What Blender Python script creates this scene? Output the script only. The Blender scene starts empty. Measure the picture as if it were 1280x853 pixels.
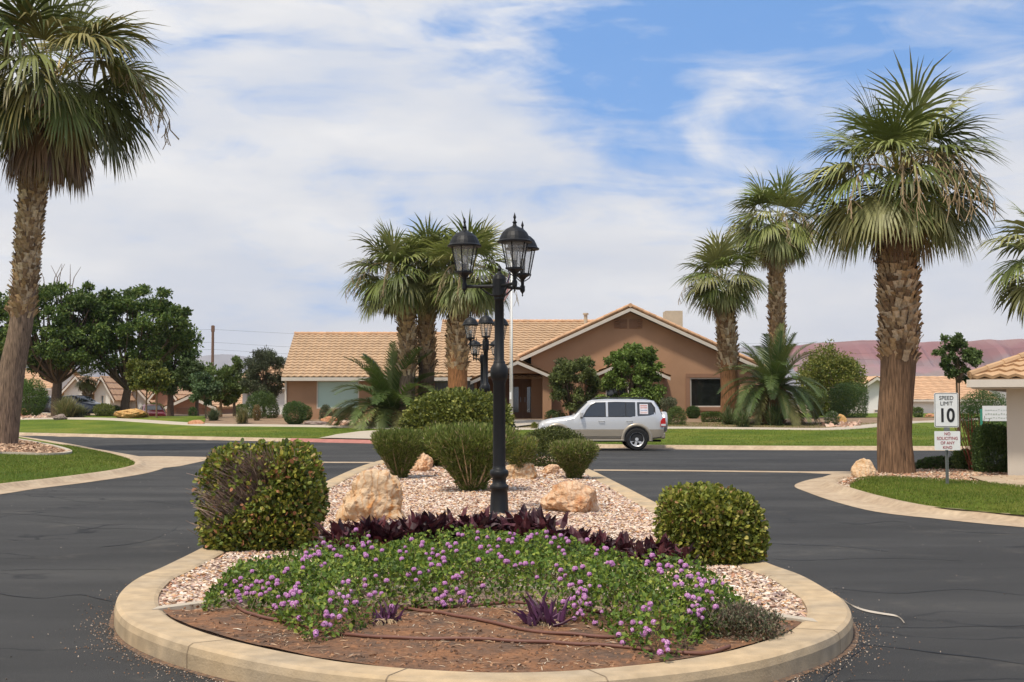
import bpy, math, random
import numpy as np
from mathutils import Vector, Matrix, noise as mnoise
from mathutils.geometry import delaunay_2d_cdt
R = math.radians
random.seed(7); rng = np.random.default_rng(7)
scene = bpy.context.scene
COL = scene.collection

# ---------------------------------------------------------------- camera, world, sun, exposure
CAMH = 1.6; F = 1600.0; PITCH = math.atan(79.5/F)
cam = bpy.data.objects.new('camera', bpy.data.cameras.new('camera')); COL.objects.link(cam)
cam.location = (0, 0, CAMH); cam.rotation_euler = (R(90)+PITCH, 0, 0)
cam.data.sensor_width = 36; cam.data.lens = 45.0; cam.data.clip_end = 30000; cam.data.clip_start = 0.05
scene.camera = cam
SUN_EL, SUN_AZ = 64.0, 214.0           # azimuth clockwise from +Y: behind the camera, to its left
sun = bpy.data.objects.new('sun', bpy.data.lights.new('sun', 'SUN')); COL.objects.link(sun)
sun.data.energy = 2.9; sun.data.angle = R(6.0); sun.data.color = (1, .92, .80)
sd = Vector((math.sin(R(SUN_AZ))*math.cos(R(SUN_EL)), math.cos(R(SUN_AZ))*math.cos(R(SUN_EL)), math.sin(R(SUN_EL))))
sun.rotation_euler = (-sd).to_track_quat('-Z', 'Y').to_euler(); sun.location = (0, 0, 50)
scene.view_settings.view_transform = 'Standard'; scene.view_settings.look = 'None'
scene.view_settings.gamma = 1; scene.view_settings.exposure = 0.56
scene.render.resolution_x = 1024; scene.render.resolution_y = 682

world = bpy.data.worlds.new("World"); scene.world = world; world.use_nodes = True
nt = world.node_tree; nt.nodes.clear()
def nd(tree, typ, **kw):
    n = tree.nodes.new(typ)
    for k, v in kw.items():
        if k.startswith('i_'): n.inputs[k[2:].replace('_', ' ')].default_value = v
        else: setattr(n, k, v)
    return n
def lk(tree, a, b): tree.links.new(a, b)
def ramp(tree, pts, src=None, interp='LINEAR'):
    r = tree.nodes.new('ShaderNodeValToRGB'); r.color_ramp.interpolation = interp
    e = r.color_ramp.elements
    while len(e) > 1: e.remove(e[-1])
    for i, (p, c) in enumerate(pts):
        el = e[0] if i == 0 else e.new(p)
        el.position = p; el.color = (c, c, c, 1) if not hasattr(c, '__len__') else (*c, 1)
    if src is not None: lk(tree, src, r.inputs[0])
    return r
def world_nodes():
    tc = nd(nt, 'ShaderNodeTexCoord')
    up = nd(nt, 'ShaderNodeVectorMath', operation='ADD'); up.inputs[1].default_value = (0, 0, .30)
    lk(nt, tc.outputs['Generated'], up.inputs[0])
    nm = nd(nt, 'ShaderNodeVectorMath', operation='NORMALIZE'); lk(nt, up.outputs[0], nm.inputs[0])
    sky = nd(nt, 'ShaderNodeTexSky', sky_type='NISHITA', sun_disc=False, sun_elevation=R(SUN_EL), sun_rotation=R(SUN_AZ),
             altitude=800, air_density=1.25, dust_density=.3, ozone_density=2.0)
    lk(nt, nm.outputs[0], sky.inputs[0])
    hs = nd(nt, 'ShaderNodeHueSaturation'); hs.inputs['Saturation'].default_value = 1.3; hs.inputs['Value'].default_value = 1.6
    lk(nt, sky.outputs[0], hs.inputs['Color'])
    # cloud mask: stretched noise on the direction
    mp = nd(nt, 'ShaderNodeMapping'); mp.inputs['Scale'].default_value = (3.2, 3.2, 10.5); mp.inputs['Location'].default_value = (5.3, 2.2, 1.9)
    mp.inputs['Rotation'].default_value = (0, R(-8), 0)
    lk(nt, tc.outputs['Generated'], mp.inputs[0])
    n1 = nd(nt, 'ShaderNodeTexNoise', i_Scale=1.0, i_Detail=9.0, i_Roughness=.56, i_Distortion=.5)
    lk(nt, mp.outputs[0], n1.inputs['Vector'])
    mp2 = nd(nt, 'ShaderNodeMapping'); mp2.inputs['Scale'].default_value = (9, 9, 40); mp2.inputs['Rotation'].default_value = (0, R(-14), 0)
    lk(nt, tc.outputs['Generated'], mp2.inputs[0])
    n2 = nd(nt, 'ShaderNodeTexNoise', i_Scale=1.0, i_Detail=8.0, i_Roughness=.6, i_Distortion=.8); lk(nt, mp2.outputs[0], n2.inputs['Vector'])
    sp = nd(nt, 'ShaderNodeSeparateXYZ'); lk(nt, tc.outputs['Generated'], sp.inputs[0])
    # more blue to the right of the middle, high up; overcast to the left and near the horizon
    def mth(op, a, b=None):
        m = nd(nt, 'ShaderNodeMath', operation=op)
        for i, x in enumerate((a, b)):
            if x is None: continue
            if isinstance(x, (int, float)): m.inputs[i].default_value = x
            else: lk(nt, x, m.inputs[i])
        return m.outputs[0]
    bx = nd(nt, 'ShaderNodeMapRange', interpolation_type='SMOOTHSTEP'); bx.inputs[1].default_value = -.16; bx.inputs[2].default_value = .13; lk(nt, sp.outputs[0], bx.inputs[0])
    bz = nd(nt, 'ShaderNodeMapRange', interpolation_type='SMOOTHSTEP'); bz.inputs[1].default_value = .105; bz.inputs[2].default_value = .165; lk(nt, sp.outputs[2], bz.inputs[0])
    bias = mth('MULTIPLY', bx.outputs[0], mth('ADD', mth('MULTIPLY', bz.outputs[0], .125), .010))
    v = mth('ADD', mth('MULTIPLY', n1.outputs[0], .73), mth('MULTIPLY', n2.outputs[0], .27))
    v = mth('SUBTRACT', mth('ADD', v, .135), bias)
    rp = ramp(nt, [(.42, .05), (.475, .32), (.53, .74), (.58, .94), (.70, 1)], v)
    # cloud brightness: slightly lavender with whiter puffs
    n3 = nd(nt, 'ShaderNodeTexNoise', i_Scale=1.7, i_Detail=7.0, i_Roughness=.55); lk(nt, mp.outputs[0], n3.inputs['Vector'])
    cc = ramp(nt, [(.36, (5.1, 5.3, 5.75)), (.50, (5.85, 5.85, 5.95)), (.66, (6.8, 6.65, 6.45))], n3.outputs[0])
    hz = nd(nt, 'ShaderNodeMapRange', interpolation_type='SMOOTHSTEP'); hz.inputs[1].default_value = 0; hz.inputs[2].default_value = .13; hz.inputs[3].default_value = 1.22; hz.inputs[4].default_value = 1.0; lk(nt, sp.outputs[2], hz.inputs[0])
    cs = nd(nt, 'ShaderNodeVectorMath', operation='SCALE'); lk(nt, cc.outputs[0], cs.inputs[0]); lk(nt, hz.outputs[0], cs.inputs['Scale'])
    mx = nd(nt, 'ShaderNodeMixRGB'); lk(nt, rp.outputs[0], mx.inputs[0]); lk(nt, hs.outputs[0], mx.inputs[1]); lk(nt, cs.outputs[0], mx.inputs[2])
    bg = nd(nt, 'ShaderNodeBackground'); bg.inputs['Strength'].default_value = .10; lk(nt, mx.outputs[0], bg.inputs['Color'])
    wo = nd(nt, 'ShaderNodeOutputWorld'); lk(nt, bg.outputs[0], wo.inputs[0])
world_nodes()

# ---------------------------------------------------------------- picking points on the terrain
SP, CP = math.sin(PITCH), math.cos(PITCH)
def ray(px, py):
    u = (px-640)/F; v = (426.5-py)/F
    return np.array([u, CP - v*SP, SP + v*CP])
EDGE_X = [-200, -60, -36, -23.4, -15, -8.2, -1.6, 5.4, 9, 15.2, 60, 200]
EDGE_Y = [130, 88, 74, 65.6, 59.3, 54.6, 50.0, 46.2, 45.4, 45.0, 45.0, 45]
_ex = np.linspace(-200, 200, 401); _ey = np.interp(_ex, EDGE_X, EDGE_Y); _ey = np.convolve(np.pad(_ey, 3, 'edge'), np.ones(7)/7, 'valid')
def yE(x): return np.interp(x, _ex, _ey)
def H(x, y):
    L = np.interp(x, [-25, -8, 15], [15, 24, 30])
    s = np.clip((y - yE(x) - .2)/L, 0, 1)
    z = np.where(y > yE(x)+.19, .12 + .68*(s*s*(3-2*s)), 0.0)
    return z - .75*np.exp(-((x+26)/3.2)**2-((y-99)/7)**2)
def spot(px, py, extra=0.0):
    d = ray(px, py); lo = 3.0; 
    for D in np.arange(5, 400, .1):
        p = d*D/d[1]; 
        if p[2]+CAMH <= float(H(p[0], D))+extra: return Vector((p[0], D, float(H(p[0], D))+extra))
    return Vector((p[0], D, .8))
def at(px, py, D):
    d = ray(px, py); t = D/d[1]; return Vector((d[0]*t, D, CAMH+d[2]*t))
def plane(px, py, z):
    d = ray(px, py); t = (z-CAMH)/d[2]; return Vector((d[0]*t, d[1]*t, z))
def gnd(px, D):
    x = (px-640)/F*D/CP; return Vector((x, D, float(H(x, D))))

# ---------------------------------------------------------------- tags and linking
def tag(o, label=None, cat=None, group=None, kind=None):
    if label: o['label'] = label
    if cat: o['category'] = cat
    if group: o['group'] = group
    if kind: o['kind'] = kind
    return o
def empty(name, loc, label=None, cat=None, group=None, rz=0):
    o = bpy.data.objects.new(name, None); COL.objects.link(o); o.location = loc; o.rotation_euler = (0, 0, rz); o.empty_display_size = .2
    return tag(o, label, cat, group)
def copy_tree(o, parent=None):
    c = o.copy(); COL.objects.link(c); c.parent = parent
    for ch in list(o.children): copy_tree(ch, c)
    return c

# ---------------------------------------------------------------- mesh accumulator
class M:
    def __init__(s): s.v = []; s.l = []; s.s = []; s.c = []; s.m = []; s.n = 0
    def raw(s, V, Fc, col=(.5, .5, .5), mi=0):
        V = np.asarray(V, float).reshape(-1, 3)
        s.v.append(V); c = np.asarray(col, float)
        s.c.append(np.tile(c, (len(V), 1)) if c.ndim == 1 else c)
        s.l.append(np.array([i for f in Fc for i in f], int)+s.n); s.s.append(np.array([len(f) for f in Fc], int))
        s.m.append(np.full(len(Fc), mi, int)); s.n += len(V)
    def inst(s, TV, TF, C, A, B, N, S, cols, mi=0):
        TV = np.asarray(TV, float); n = len(C); k = len(TV)
        if n == 0: return
        S = np.asarray(S, float)
        if S.ndim == 0: S = np.full((n, 3), float(S))
        if S.ndim == 1: S = np.repeat(S[:, None], 3, 1)
        V = C[:, None, :] + (TV[None, :, 0]*S[:, 0:1])[..., None]*A[:, None, :] + (TV[None, :, 1]*S[:, 1:2])[..., None]*B[:, None, :] + (TV[None, :, 2]*S[:, 2:3])[..., None]*N[:, None, :]
        s.v.append(V.reshape(-1, 3)); s.c.append(np.repeat(cols, k, 0))
        tl = np.array([i for f in TF for i in f]); ts = np.array([len(f) for f in TF])
        s.l.append((tl[None, :] + (np.arange(n)*k)[:, None] + s.n).ravel()); s.s.append(np.tile(ts, n))
        s.m.append(np.full(n*len(TF), mi, int)); s.n += n*k
    def box(s, c, d, col=(.5, .5, .5), rz=0, mi=0, rx=0):
        x, y, z = d[0]/2, d[1]/2, d[2]/2
        V = np.array([(a*x, b*y, e*z) for e in (-1, 1) for b in (-1, 1) for a in (-1, 1)])
        if rx: ca, sa = math.cos(rx), math.sin(rx); V = V @ np.array([[1, 0, 0], [0, ca, sa], [0, -sa, ca]])
        ca, sa = math.cos(rz), math.sin(rz); V = V @ np.array([[ca, sa, 0], [-sa, ca, 0], [0, 0, 1]]) + np.array(c)
        s.raw(V, [(0, 2, 3, 1), (4, 5, 7, 6), (0, 1, 5, 4), (2, 6, 7, 3), (0, 4, 6, 2), (1, 3, 7, 5)], col, mi)
    def tube(s, path, r, n=8, col=(.5, .5, .5), mi=0, cap=True):
        P = [Vector(p) for p in path]; r = [r]*len(P) if not hasattr(r, '__len__') else r
        V = []; ref = None
        for i, p in enumerate(P):
            t = (P[min(i+1, len(P)-1)] - P[max(i-1, 0)]).normalized()
            if ref is None: ref = Vector((0, 0, 1)) if abs(t.z) < .9 else Vector((1, 0, 0))
            a = t.cross(ref).normalized(); b = t.cross(a).normalized(); ref = -b if False else ref
            if abs(t.dot(ref)) > .97: ref = Vector((1, 0, 0)) if abs(t.x) < .8 else Vector((0, 1, 0)); a = t.cross(ref).normalized(); b = t.cross(a).normalized()
            ref = a.cross(t)
            for k in range(n):
                w = 2*math.pi*k/n; V.append(p + (a*math.cos(w)+b*math.sin(w))*r[i])
        Fc = [(i*n+k, i*n+(k+1) % n, (i+1)*n+(k+1) % n, (i+1)*n+k) for i in range(len(P)-1) for k in range(n)]
        if cap: Fc += [tuple(range(n-1, -1, -1)), tuple(range((len(P)-1)*n, len(P)*n))]
        s.raw([tuple(v) for v in V], Fc, col, mi)
    def lathe(s, prof, n=16, c=(0, 0, 0), col=(.5, .5, .5), mi=0, rot=0):
        V = [(c[0]+r*math.cos(rot+2*math.pi*k/n), c[1]+r*math.sin(rot+2*math.pi*k/n), c[2]+z) for r, z in prof for k in range(n)]
        Fc = [(i*n+k, i*n+(k+1) % n, (i+1)*n+(k+1) % n, (i+1)*n+k) for i in range(len(prof)-1) for k in range(n)]
        if prof[0][0] > 1e-4: Fc.append(tuple(range(n-1, -1, -1)))
        if prof[-1][0] > 1e-4: Fc.append(tuple(range((len(prof)-1)*n, len(prof)*n)))
        s.raw(V, Fc, col, mi)
    def sheet(s, rows, col=(.5, .5, .5), mi=0, closed=False):      # grid of points, rows of equal length
        nr, nc = len(rows), len(rows[0]); V = [p for r in rows for p in r]
        Fc = [(i*nc+j, i*nc+(j+1) % nc, (i+1)*nc+(j+1) % nc, (i+1)*nc+j) for i in range(nr-1) for j in range(nc if closed else nc-1)]
        s.raw(V, Fc, col, mi)
    def build(s, name, mats, parent=None, smooth=False, loc=None):
        V = np.concatenate(s.v).astype(np.float32); L = np.concatenate(s.l).astype(np.int32); S = np.concatenate(s.s).astype(np.int32); C = np.concatenate(s.c)
        if parent is not None:      # build in world coordinates, store relative to the parent
            mw = np.array(parent_matrix(parent).inverted()); V = (V @ mw[:3, :3].T + mw[:3, 3]).astype(np.float32)
        elif loc is not None: V = V - np.array(loc, np.float32)
        me = bpy.data.meshes.new(name)
        me.vertices.add(len(V)); me.vertices.foreach_set('co', V.ravel())
        me.loops.add(len(L)); me.loops.foreach_set('vertex_index', L)
        st = np.concatenate([[0], np.cumsum(S)[:-1]]).astype(np.int32)
        me.polygons.add(len(S)); me.polygons.foreach_set('loop_start', st)
        me.polygons.foreach_set('material_index', np.concatenate(s.m).astype(np.int32))
        me.polygons.foreach_set('use_smooth', np.full(len(S), bool(smooth)))
        me.update(calc_edges=True); me.validate()
        at_ = me.color_attributes.new('Col', 'FLOAT_COLOR', 'POINT')
        at_.data.foreach_set('color', np.hstack([C, np.ones((len(C), 1))]).astype(np.float32).ravel())
        for m in (mats if isinstance(mats, (list, tuple)) else [mats]): me.materials.append(m)
        o = bpy.data.objects.new(name, me); COL.objects.link(o)
        if parent is not None: o.parent = parent
        elif loc is not None: o.location = loc
        return o
def parent_matrix(p):
    m = Matrix.LocRotScale(p.location, p.rotation_euler, p.scale)
    return parent_matrix(p.parent) @ m if p.parent else m
def struct(name, m, mats, smooth=False): return tag(m.build(name, mats, smooth=smooth), kind='structure')

# ---------------------------------------------------------------- materials
def mat(name, col=None, rough=.8, var=.15, vscale=8, bump=0, bscale=40, metal=0, spec=.3, trans=0, det=4, col2=None, stretch=None, coat=0):
    m = bpy.data.materials.new(name); m.use_nodes = True; t = m.node_tree; b = t.nodes['Principled BSDF']
    tc = nd(t, 'ShaderNodeTexCoord'); src = tc.outputs['Object']
    if stretch: mp = nd(t, 'ShaderNodeMapping'); mp.inputs['Scale'].default_value = stretch; lk(t, src, mp.inputs[0]); src = mp.outputs[0]
    no = nd(t, 'ShaderNodeTexNoise', i_Scale=float(vscale), i_Detail=float(det), i_Roughness=.6); lk(t, src, no.inputs['Vector'])
    if col is None: ca = nd(t, 'ShaderNodeAttribute', attribute_name='Col').outputs['Color']
    else: rg = nd(t, 'ShaderNodeRGB'); rg.outputs[0].default_value = (*col, 1); ca = rg.outputs[0]
    if col2 is not None:
        rp = ramp(t, [(.38, 0.0), (.62, 1.0)], no.outputs[0])
        mx = nd(t, 'ShaderNodeMixRGB'); lk(t, rp.outputs[0], mx.inputs[0]); lk(t, ca, mx.inputs[1]); mx.inputs[2].default_value = (*col2, 1); ca = mx.outputs[0]
        no2 = nd(t, 'ShaderNodeTexNoise', i_Scale=float(vscale*6), i_Detail=3.0); lk(t, src, no2.inputs['Vector']); no_v = no2
    else: no_v = no
    rv = ramp(t, [(.25, 1-var), (.75, 1+var)], no_v.outputs[0])
    mu = nd(t, 'ShaderNodeVectorMath', operation='MULTIPLY'); lk(t, ca, mu.inputs[0]); lk(t, rv.outputs[0], mu.inputs[1])
    lk(t, mu.outputs[0], b.inputs['Base Color'])
    b.inputs['Roughness'].default_value = rough; b.inputs['Metallic'].default_value = metal; b.inputs['Specular IOR Level'].default_value = spec
    if coat: b.inputs['Coat Weight'].default_value = coat; b.inputs['Coat Roughness'].default_value = .06
    if bump:
        nb = nd(t, 'ShaderNodeTexNoise', i_Scale=float(bscale), i_Detail=6.0, i_Roughness=.65); lk(t, src, nb.inputs['Vector'])
        bp = nd(t, 'ShaderNodeBump'); bp.inputs['Strength'].default_value = 1; bp.inputs['Distance'].default_value = bump; lk(t, nb.outputs[0], bp.inputs['Height']); lk(t, bp.outputs[0], b.inputs['Normal'])
    if trans:
        tr = nd(t, 'ShaderNodeBsdfTranslucent'); lk(t, mu.outputs[0], tr.inputs['Color'])
        ms = nd(t, 'ShaderNodeMixShader'); ms.inputs[0].default_value = trans
        lk(t, b.outputs[0], ms.inputs[1]); lk(t, tr.outputs[0], ms.inputs[2]); lk(t, ms.outputs[0], t.nodes['Material Output'].inputs[0])
    return m
def clampramp(): pass
LEAF = mat('leaf', rough=.55, var=.12, vscale=3, trans=.25, spec=.35)
FROND = mat('frond', rough=.5, var=.12, vscale=4, trans=.2, spec=.4)
BARK = mat('bark', rough=.95, var=.3, vscale=14, bump=.01, bscale=30, spec=.1)
ATTR = mat('painted_attribute', rough=.85, var=.08, vscale=20, spec=.2)
STONE = mat('pebble', rough=.8, var=.15, vscale=60, spec=.25)

def asphalt_mat():
    m = bpy.data.materials.new('asphalt'); m.use_nodes = True; t = m.node_tree; b = t.nodes['Principled BSDF']
    tc = nd(t, 'ShaderNodeTexCoord'); o = tc.outputs['Object']
    n1 = nd(t, 'ShaderNodeTexNoise', i_Scale=.35, i_Detail=5.0, i_Roughness=.55)
    mp = nd(t, 'ShaderNodeMapping'); mp.inputs['Scale'].default_value = (.5, 1.6, 1); lk(t, o, mp.inputs[0]); lk(t, mp.outputs[0], n1.inputs['Vector'])
    base = ramp(t, [(.28, (.024, .0232, .022)), (.43, (.034, .033, .031)), (.56, (.046, .0445, .042)), (.75, (.070, .067, .061))], n1.outputs[0])
    n2 = nd(t, 'ShaderNodeTexNoise', i_Scale=140.0, i_Detail=3.0, i_Roughness=.7); lk(t, o, n2.inputs['Vector'])
    g = ramp(t, [(.35, .5), (.55, 1.0), (.72, 2.4)], n2.outputs[0])
    mu = nd(t, 'ShaderNodeVectorMath', operation='MULTIPLY'); lk(t, base.outputs[0], mu.inputs[0]); lk(t, g.outputs[0], mu.inputs[1])
    # sealed cracks
    dn = nd(t, 'ShaderNodeTexNoise', i_Scale=1.1, i_Detail=5.0); lk(t, o, dn.inputs['Vector'])
    dv = nd(t, 'ShaderNodeVectorMath', operation='SCALE'); dv.inputs['Scale'].default_value = 1.1; lk(t, dn.outputs['Color'], dv.inputs[0])
    ad = nd(t, 'ShaderNodeVectorMath', operation='ADD'); lk(t, mp.outputs[0], ad.inputs[0]); lk(t, dv.outputs[0], ad.inputs[1])
    vo = nd(t, 'ShaderNodeTexVoronoi', feature='DISTANCE_TO_EDGE'); vo.inputs['Scale'].default_value = .42; lk(t, ad.outputs[0], vo.inputs['Vector'])
    cr = ramp(t, [(0.0, 1.0), (.006, .9), (.013, 0.0)], vo.outputs[0])
    mk = nd(t, 'ShaderNodeTexNoise', i_Scale=.16, i_Detail=2.0); lk(t, o, mk.inputs['Vector'])
    mr = ramp(t, [(.42, 0.0), (.50, 1.0)], mk.outputs[0])
    fa = nd(t, 'ShaderNodeMath', operation='MULTIPLY'); lk(t, cr.outputs[0], fa.inputs[0]); lk(t, mr.outputs[0], fa.inputs[1])
    mx = nd(t, 'ShaderNodeMixRGB'); lk(t, fa.outputs[0], mx.inputs[0]); lk(t, mu.outputs[0], mx.inputs[1]); mx.inputs[2].default_value = (.012, .012, .013, 1)
    # dusty worn patches
    wn = nd(t, 'ShaderNodeTexNoise', i_Scale=.9, i_Detail=8.0, i_Roughness=.75); lk(t, o, wn.inputs['Vector'])
    wr = ramp(t, [(.56, 0.0), (.72, .42)], wn.outputs[0])
    m2 = nd(t, 'ShaderNodeMixRGB'); lk(t, wr.outputs[0], m2.inputs[0]); lk(t, mx.outputs[0], m2.inputs[1]); m2.inputs[2].default_value = (.13, .115, .095, 1)
    lk(t, m2.outputs[0], b.inputs['Base Color']); b.inputs['Roughness'].default_value = .82; b.inputs['Specular IOR Level'].default_value = .3
    bp = nd(t, 'ShaderNodeBump'); bp.inputs['Distance'].default_value = .006; lk(t, n2.outputs[0], bp.inputs['Height']); lk(t, bp.outputs[0], b.inputs['Normal'])
    return m
ASPHALT = asphalt_mat()
def grass_mat():
    m = bpy.data.materials.new('lawn_grass'); m.use_nodes = True; t = m.node_tree; b = t.nodes['Principled BSDF']
    tc = nd(t, 'ShaderNodeTexCoord'); o = tc.outputs['Object']
    n1 = nd(t, 'ShaderNodeTexNoise', i_Scale=.35, i_Detail=5.0); lk(t, o, n1.inputs['Vector'])
    n2 = nd(t, 'ShaderNodeTexNoise', i_Scale=9.0, i_Detail=8.0, i_Roughness=.75); lk(t, o, n2.inputs['Vector'])
    a = ramp(t, [(.33, (.08, .125, .012)), (.5, (.115, .160, .016)), (.66, (.175, .190, .028))], n1.outputs[0])
    c = ramp(t, [(.3, .62), (.7, 1.4)], n2.outputs[0])
    mu = nd(t, 'ShaderNodeVectorMath', operation='MULTIPLY'); lk(t, a.outputs[0], mu.inputs[0]); lk(t, c.outputs[0], mu.inputs[1])
    lk(t, mu.outputs[0], b.inputs['Base Color']); b.inputs['Roughness'].default_value = .9; b.inputs['Specular IOR Level'].default_value = .15
    nb = nd(t, 'ShaderNodeTexNoise', i_Scale=30.0, i_Detail=5.0, i_Roughness=.8); lk(t, o, nb.inputs['Vector'])
    bp = nd(t, 'ShaderNodeBump'); bp.inputs['Distance'].default_value = .05; lk(t, nb.outputs[0], bp.inputs['Height']); lk(t, bp.outputs[0], b.inputs['Normal'])
    return m
GRASS = grass_mat()
CONC = mat('concrete', (.36, .265, .175), .88, .18, 1.6, .003, 60, col2=(.44, .34, .23), det=7)
CURB = mat('curb_concrete', (.47, .345, .205), .88, .2, 1.1, .004, 60, col2=(.37, .29, .195), det=10)
WALK = mat('walk_concrete', (.43, .37, .29), .88, .08, 1.0, .002, 60)
REDCURB = mat('red_curb_paint', (.36, .15, .12), .7, .15, 3, .002, 60)
DIRT = mat('dirt', (.27, .185, .115), .95, .2, 1.2, .012, 50, col2=(.20, .13, .08), det=8)
SAND = mat('desert_ground', (.33, .245, .16), .95, .15, .3, .01, 20, det=8)
BEDROCK = mat('gravel_bed', (.40, .28, .20), .95, .25, 25, .02, 60, col2=(.29, .2, .15), det=6)
ISLGRAV = mat('island_gravel_base', (.50, .36, .27), .95, .35, 30, .02, 45, col2=(.36, .25, .19), det=6)

def patch(name, pts, mt, off=0.0, step=1.5, zf=None, tagit=True, smooth=True, jitter=0):
    """flat outline (world xy) filled with a fine grid and laid on the terrain"""
    P = [(float(p[0]), float(p[1])) for p in pts]
    xs = [p[0] for p in P]; ys = [p[1] for p in P]
    # densify outline
    out = []
    for i in range(len(P)):
        a, b = P[i], P[(i+1) % len(P)]; d = math.dist(a, b); k = max(1, int(d/step))
        out += [(a[0]+(b[0]-a[0])*j/k, a[1]+(b[1]-a[1])*j/k) for j in range(k)]
    def inside(x, y):
        c = False; j = len(out)-1
        for i in range(len(out)):
            (xi, yi), (xj, yj) = out[i], out[j]
            if (yi > y) != (yj > y) and x < (xj-xi)*(y-yi)/(yj-yi)+xi: c = not c
            j = i
        return c
    g = [(x+.013*step, y+.017*step) for x in np.arange(min(xs), max(xs), step) for y in np.arange(min(ys), max(ys), step) if inside(x+.013*step, y+.017*step)]
    vs, es, fs, *_ = delaunay_2d_cdt([Vector(p) for p in out+g], [], [list(range(len(out)))], 1, 1e-5)
    zf = zf or (lambda x, y: H(x, y))
    V = [(v.x, v.y, float(zf(v.x, v.y))+off) for v in vs]
    m = M(); m.raw(V, [tuple(f) for f in fs]); o = m.build(name, mt, smooth=smooth)
    if tagit: tag(o, kind='structure')
    return o
def crom(P, n=8, closed=False):
    P = [np.array(p, float) for p in P]; out = []; N = len(P)
    for i in range(N if closed else N-1):
        g = lambda j: P[j % N] if closed else P[max(0, min(N-1, j))]
        a, b, c, d = g(i-1), g(i), g(i+1), g(i+2)
        for k in range(n):
            t = k/n; out.append(.5*((2*b)+(c-a)*t+(2*a-5*b+4*c-d)*t*t+(3*b-a-3*c+d)*t**3))
    if not closed: out.append(P[-1])
    return out
def offset(pts, d, closed=True):
    P = np.array(pts)[:, :2]; N = len(P); out = []
    for i in range(N):
        a = P[(i-1) % N] if closed else P[max(0, i-1)]; b = P[(i+1) % N] if closed else P[min(N-1, i+1)]
        t = b-a; t = t/np.linalg.norm(t); out.append(P[i]+np.array([-t[1], t[0]])*d)
    return np.array(out)
def band(name, path, prof, mt, closed=True, smooth=False):
    """sweep a profile [(offset to the left, height)] along a path"""
    m = M(); rows = []
    for (o, z) in prof:
        q = offset(path, o, closed); rows.append([(x, y, z) for x, y in q])
    m.sheet(rows, closed=closed); return struct(name, m, mt, smooth)
_DD = np.arange(5, 260, .05)
def spot(px, py, extra=0.0):
    d = ray(px, py); P = d[None, :]*(_DD/d[1])[:, None]; h = H(P[:, 0], P[:, 1])+extra
    i = np.argmax(P[:, 2]+CAMH <= h) if (P[:, 2]+CAMH <= h).any() else len(_DD)-1
    return Vector((P[i, 0], P[i, 1], h[i]))

# ================================================================ SETTING
def ground():
    xs = np.concatenate([[-9000, -4000, -1500, -600, -300], np.arange(-150, 151, 3), [300, 600, 1500, 4000, 9000]])
    ys = np.concatenate([[-300, -60], np.arange(-15, 135, 2.0), [150, 180, 240, 400, 800, 1600, 3000, 6000, 12000]])
    m = M(); m.sheet([[(x, y, float(H(x, y))-.05) for x in xs] for y in ys]); struct('ground', m, SAND, True)
ground()
# road surface up to the far kerb
m = M(); xs = np.arange(-120, 121, 2.0)
m.sheet([[(x, -20, 0) for x in xs], [(x, 20, 0) for x in xs], [(x, float(yE(x))+.1, 0) for x in xs]]); struct('road', m, ASPHALT)
# far kerb (rolled concrete), red stretch by the entrance walk
def far_kerb(name, x0, x1, mt, zb=.0):
    xx = np.arange(x0, x1+.01, .5); m = M()
    m.sheet([[(x, float(yE(x))+o, z+zb) for x in xx] for o, z in ((-.45, .004), (-.15, .012), (-.02, .05), (.06, .11), (.14, .135), (.30, .138), (.32, .08))]); struct(name, m, mt, True)
far_kerb('far_kerb', -100, 100, CONC)
far_kerb('red_kerb', -9.6, -1.3, REDCURB, .006)
# far lawn
lawn_top = [(-9.9, spot(400, 534).y)]
side = [spot(62, 524.5), spot(140, 526), spot(215, 531), spot(256, 533), spot(320, 533.5), spot(400, 534.5), spot(470, 536.5), spot(530, 539), spot(590, 540), spot(640, 538), spot(760, 537), spot(860, 536.5), spot(960, 537.5), spot(1040, 538), spot(1090, 535), spot(1150, 529), spot(1200, 527)]
sidep = [(p.x, p.y) for p in side]
xx = np.arange(-60, 60.1, 2)
edge = [(x, float(yE(x))+.22) for x in xx]
patch('far_lawn', edge + [(60, 90), (40, 84)] + sidep[::-1] + [(-40, 84), (-60, 96)], GRASS, .012, 2.0)
# thin sidewalk behind it
m = M(); sc = crom([(-60, 97, 0), (-40, 85, 0)]+[(p[0], p[1], 0) for p in sidep]+[(40, 85, 0)], 6)
rows = []
for o, dz in ((-.05, 0), (0, .05), (1.1, .05), (1.15, 0)):
    q = offset(sc, o, False); rows.append([(x, y, float(H(x, y))+dz) for x, y in q])
m.sheet(rows); struct('sidewalk', m, WALK)
# dirt beds beyond
q = offset(sc, 1.12, False)
patch('planting_bed', [(x, y) for x, y in q if -32 < x < 27] + [(27, 92), (-32, 112)], DIRT, .006, 3.0)
# lawn behind on the right and rising lawn patch on the left
patch('back_lawn_right', [(15.5, 80), (22, 78.5), (40, 80), (60, 110), (24, 118), (15.5, 100)], GRASS, .02, 3)
patch('back_lawn_left', [(-21, 74), (-17.5, 73), (-19.5, 82), (-24, 100), (-34, 100), (-27, 81)], GRASS, .035, 3)
# entrance walk
wk = [spot(393, 554), spot(470, 556), spot(560, 558.3), spot(600, 545), spot(640, 536), spot(692, 529), spot(697, 526.5), spot(610, 526), spot(560, 531), spot(500, 538), spot(450, 541), spot(420, 545)]
patch('entrance_walk', [(wk[0].x, float(yE(wk[0].x))+.2), (wk[1].x, float(yE(wk[1].x))+.2), (wk[2].x, float(yE(wk[2].x))+.2)]+[(p.x, p.y) for p in wk[3:]], WALK, .07, 1.0)

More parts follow.
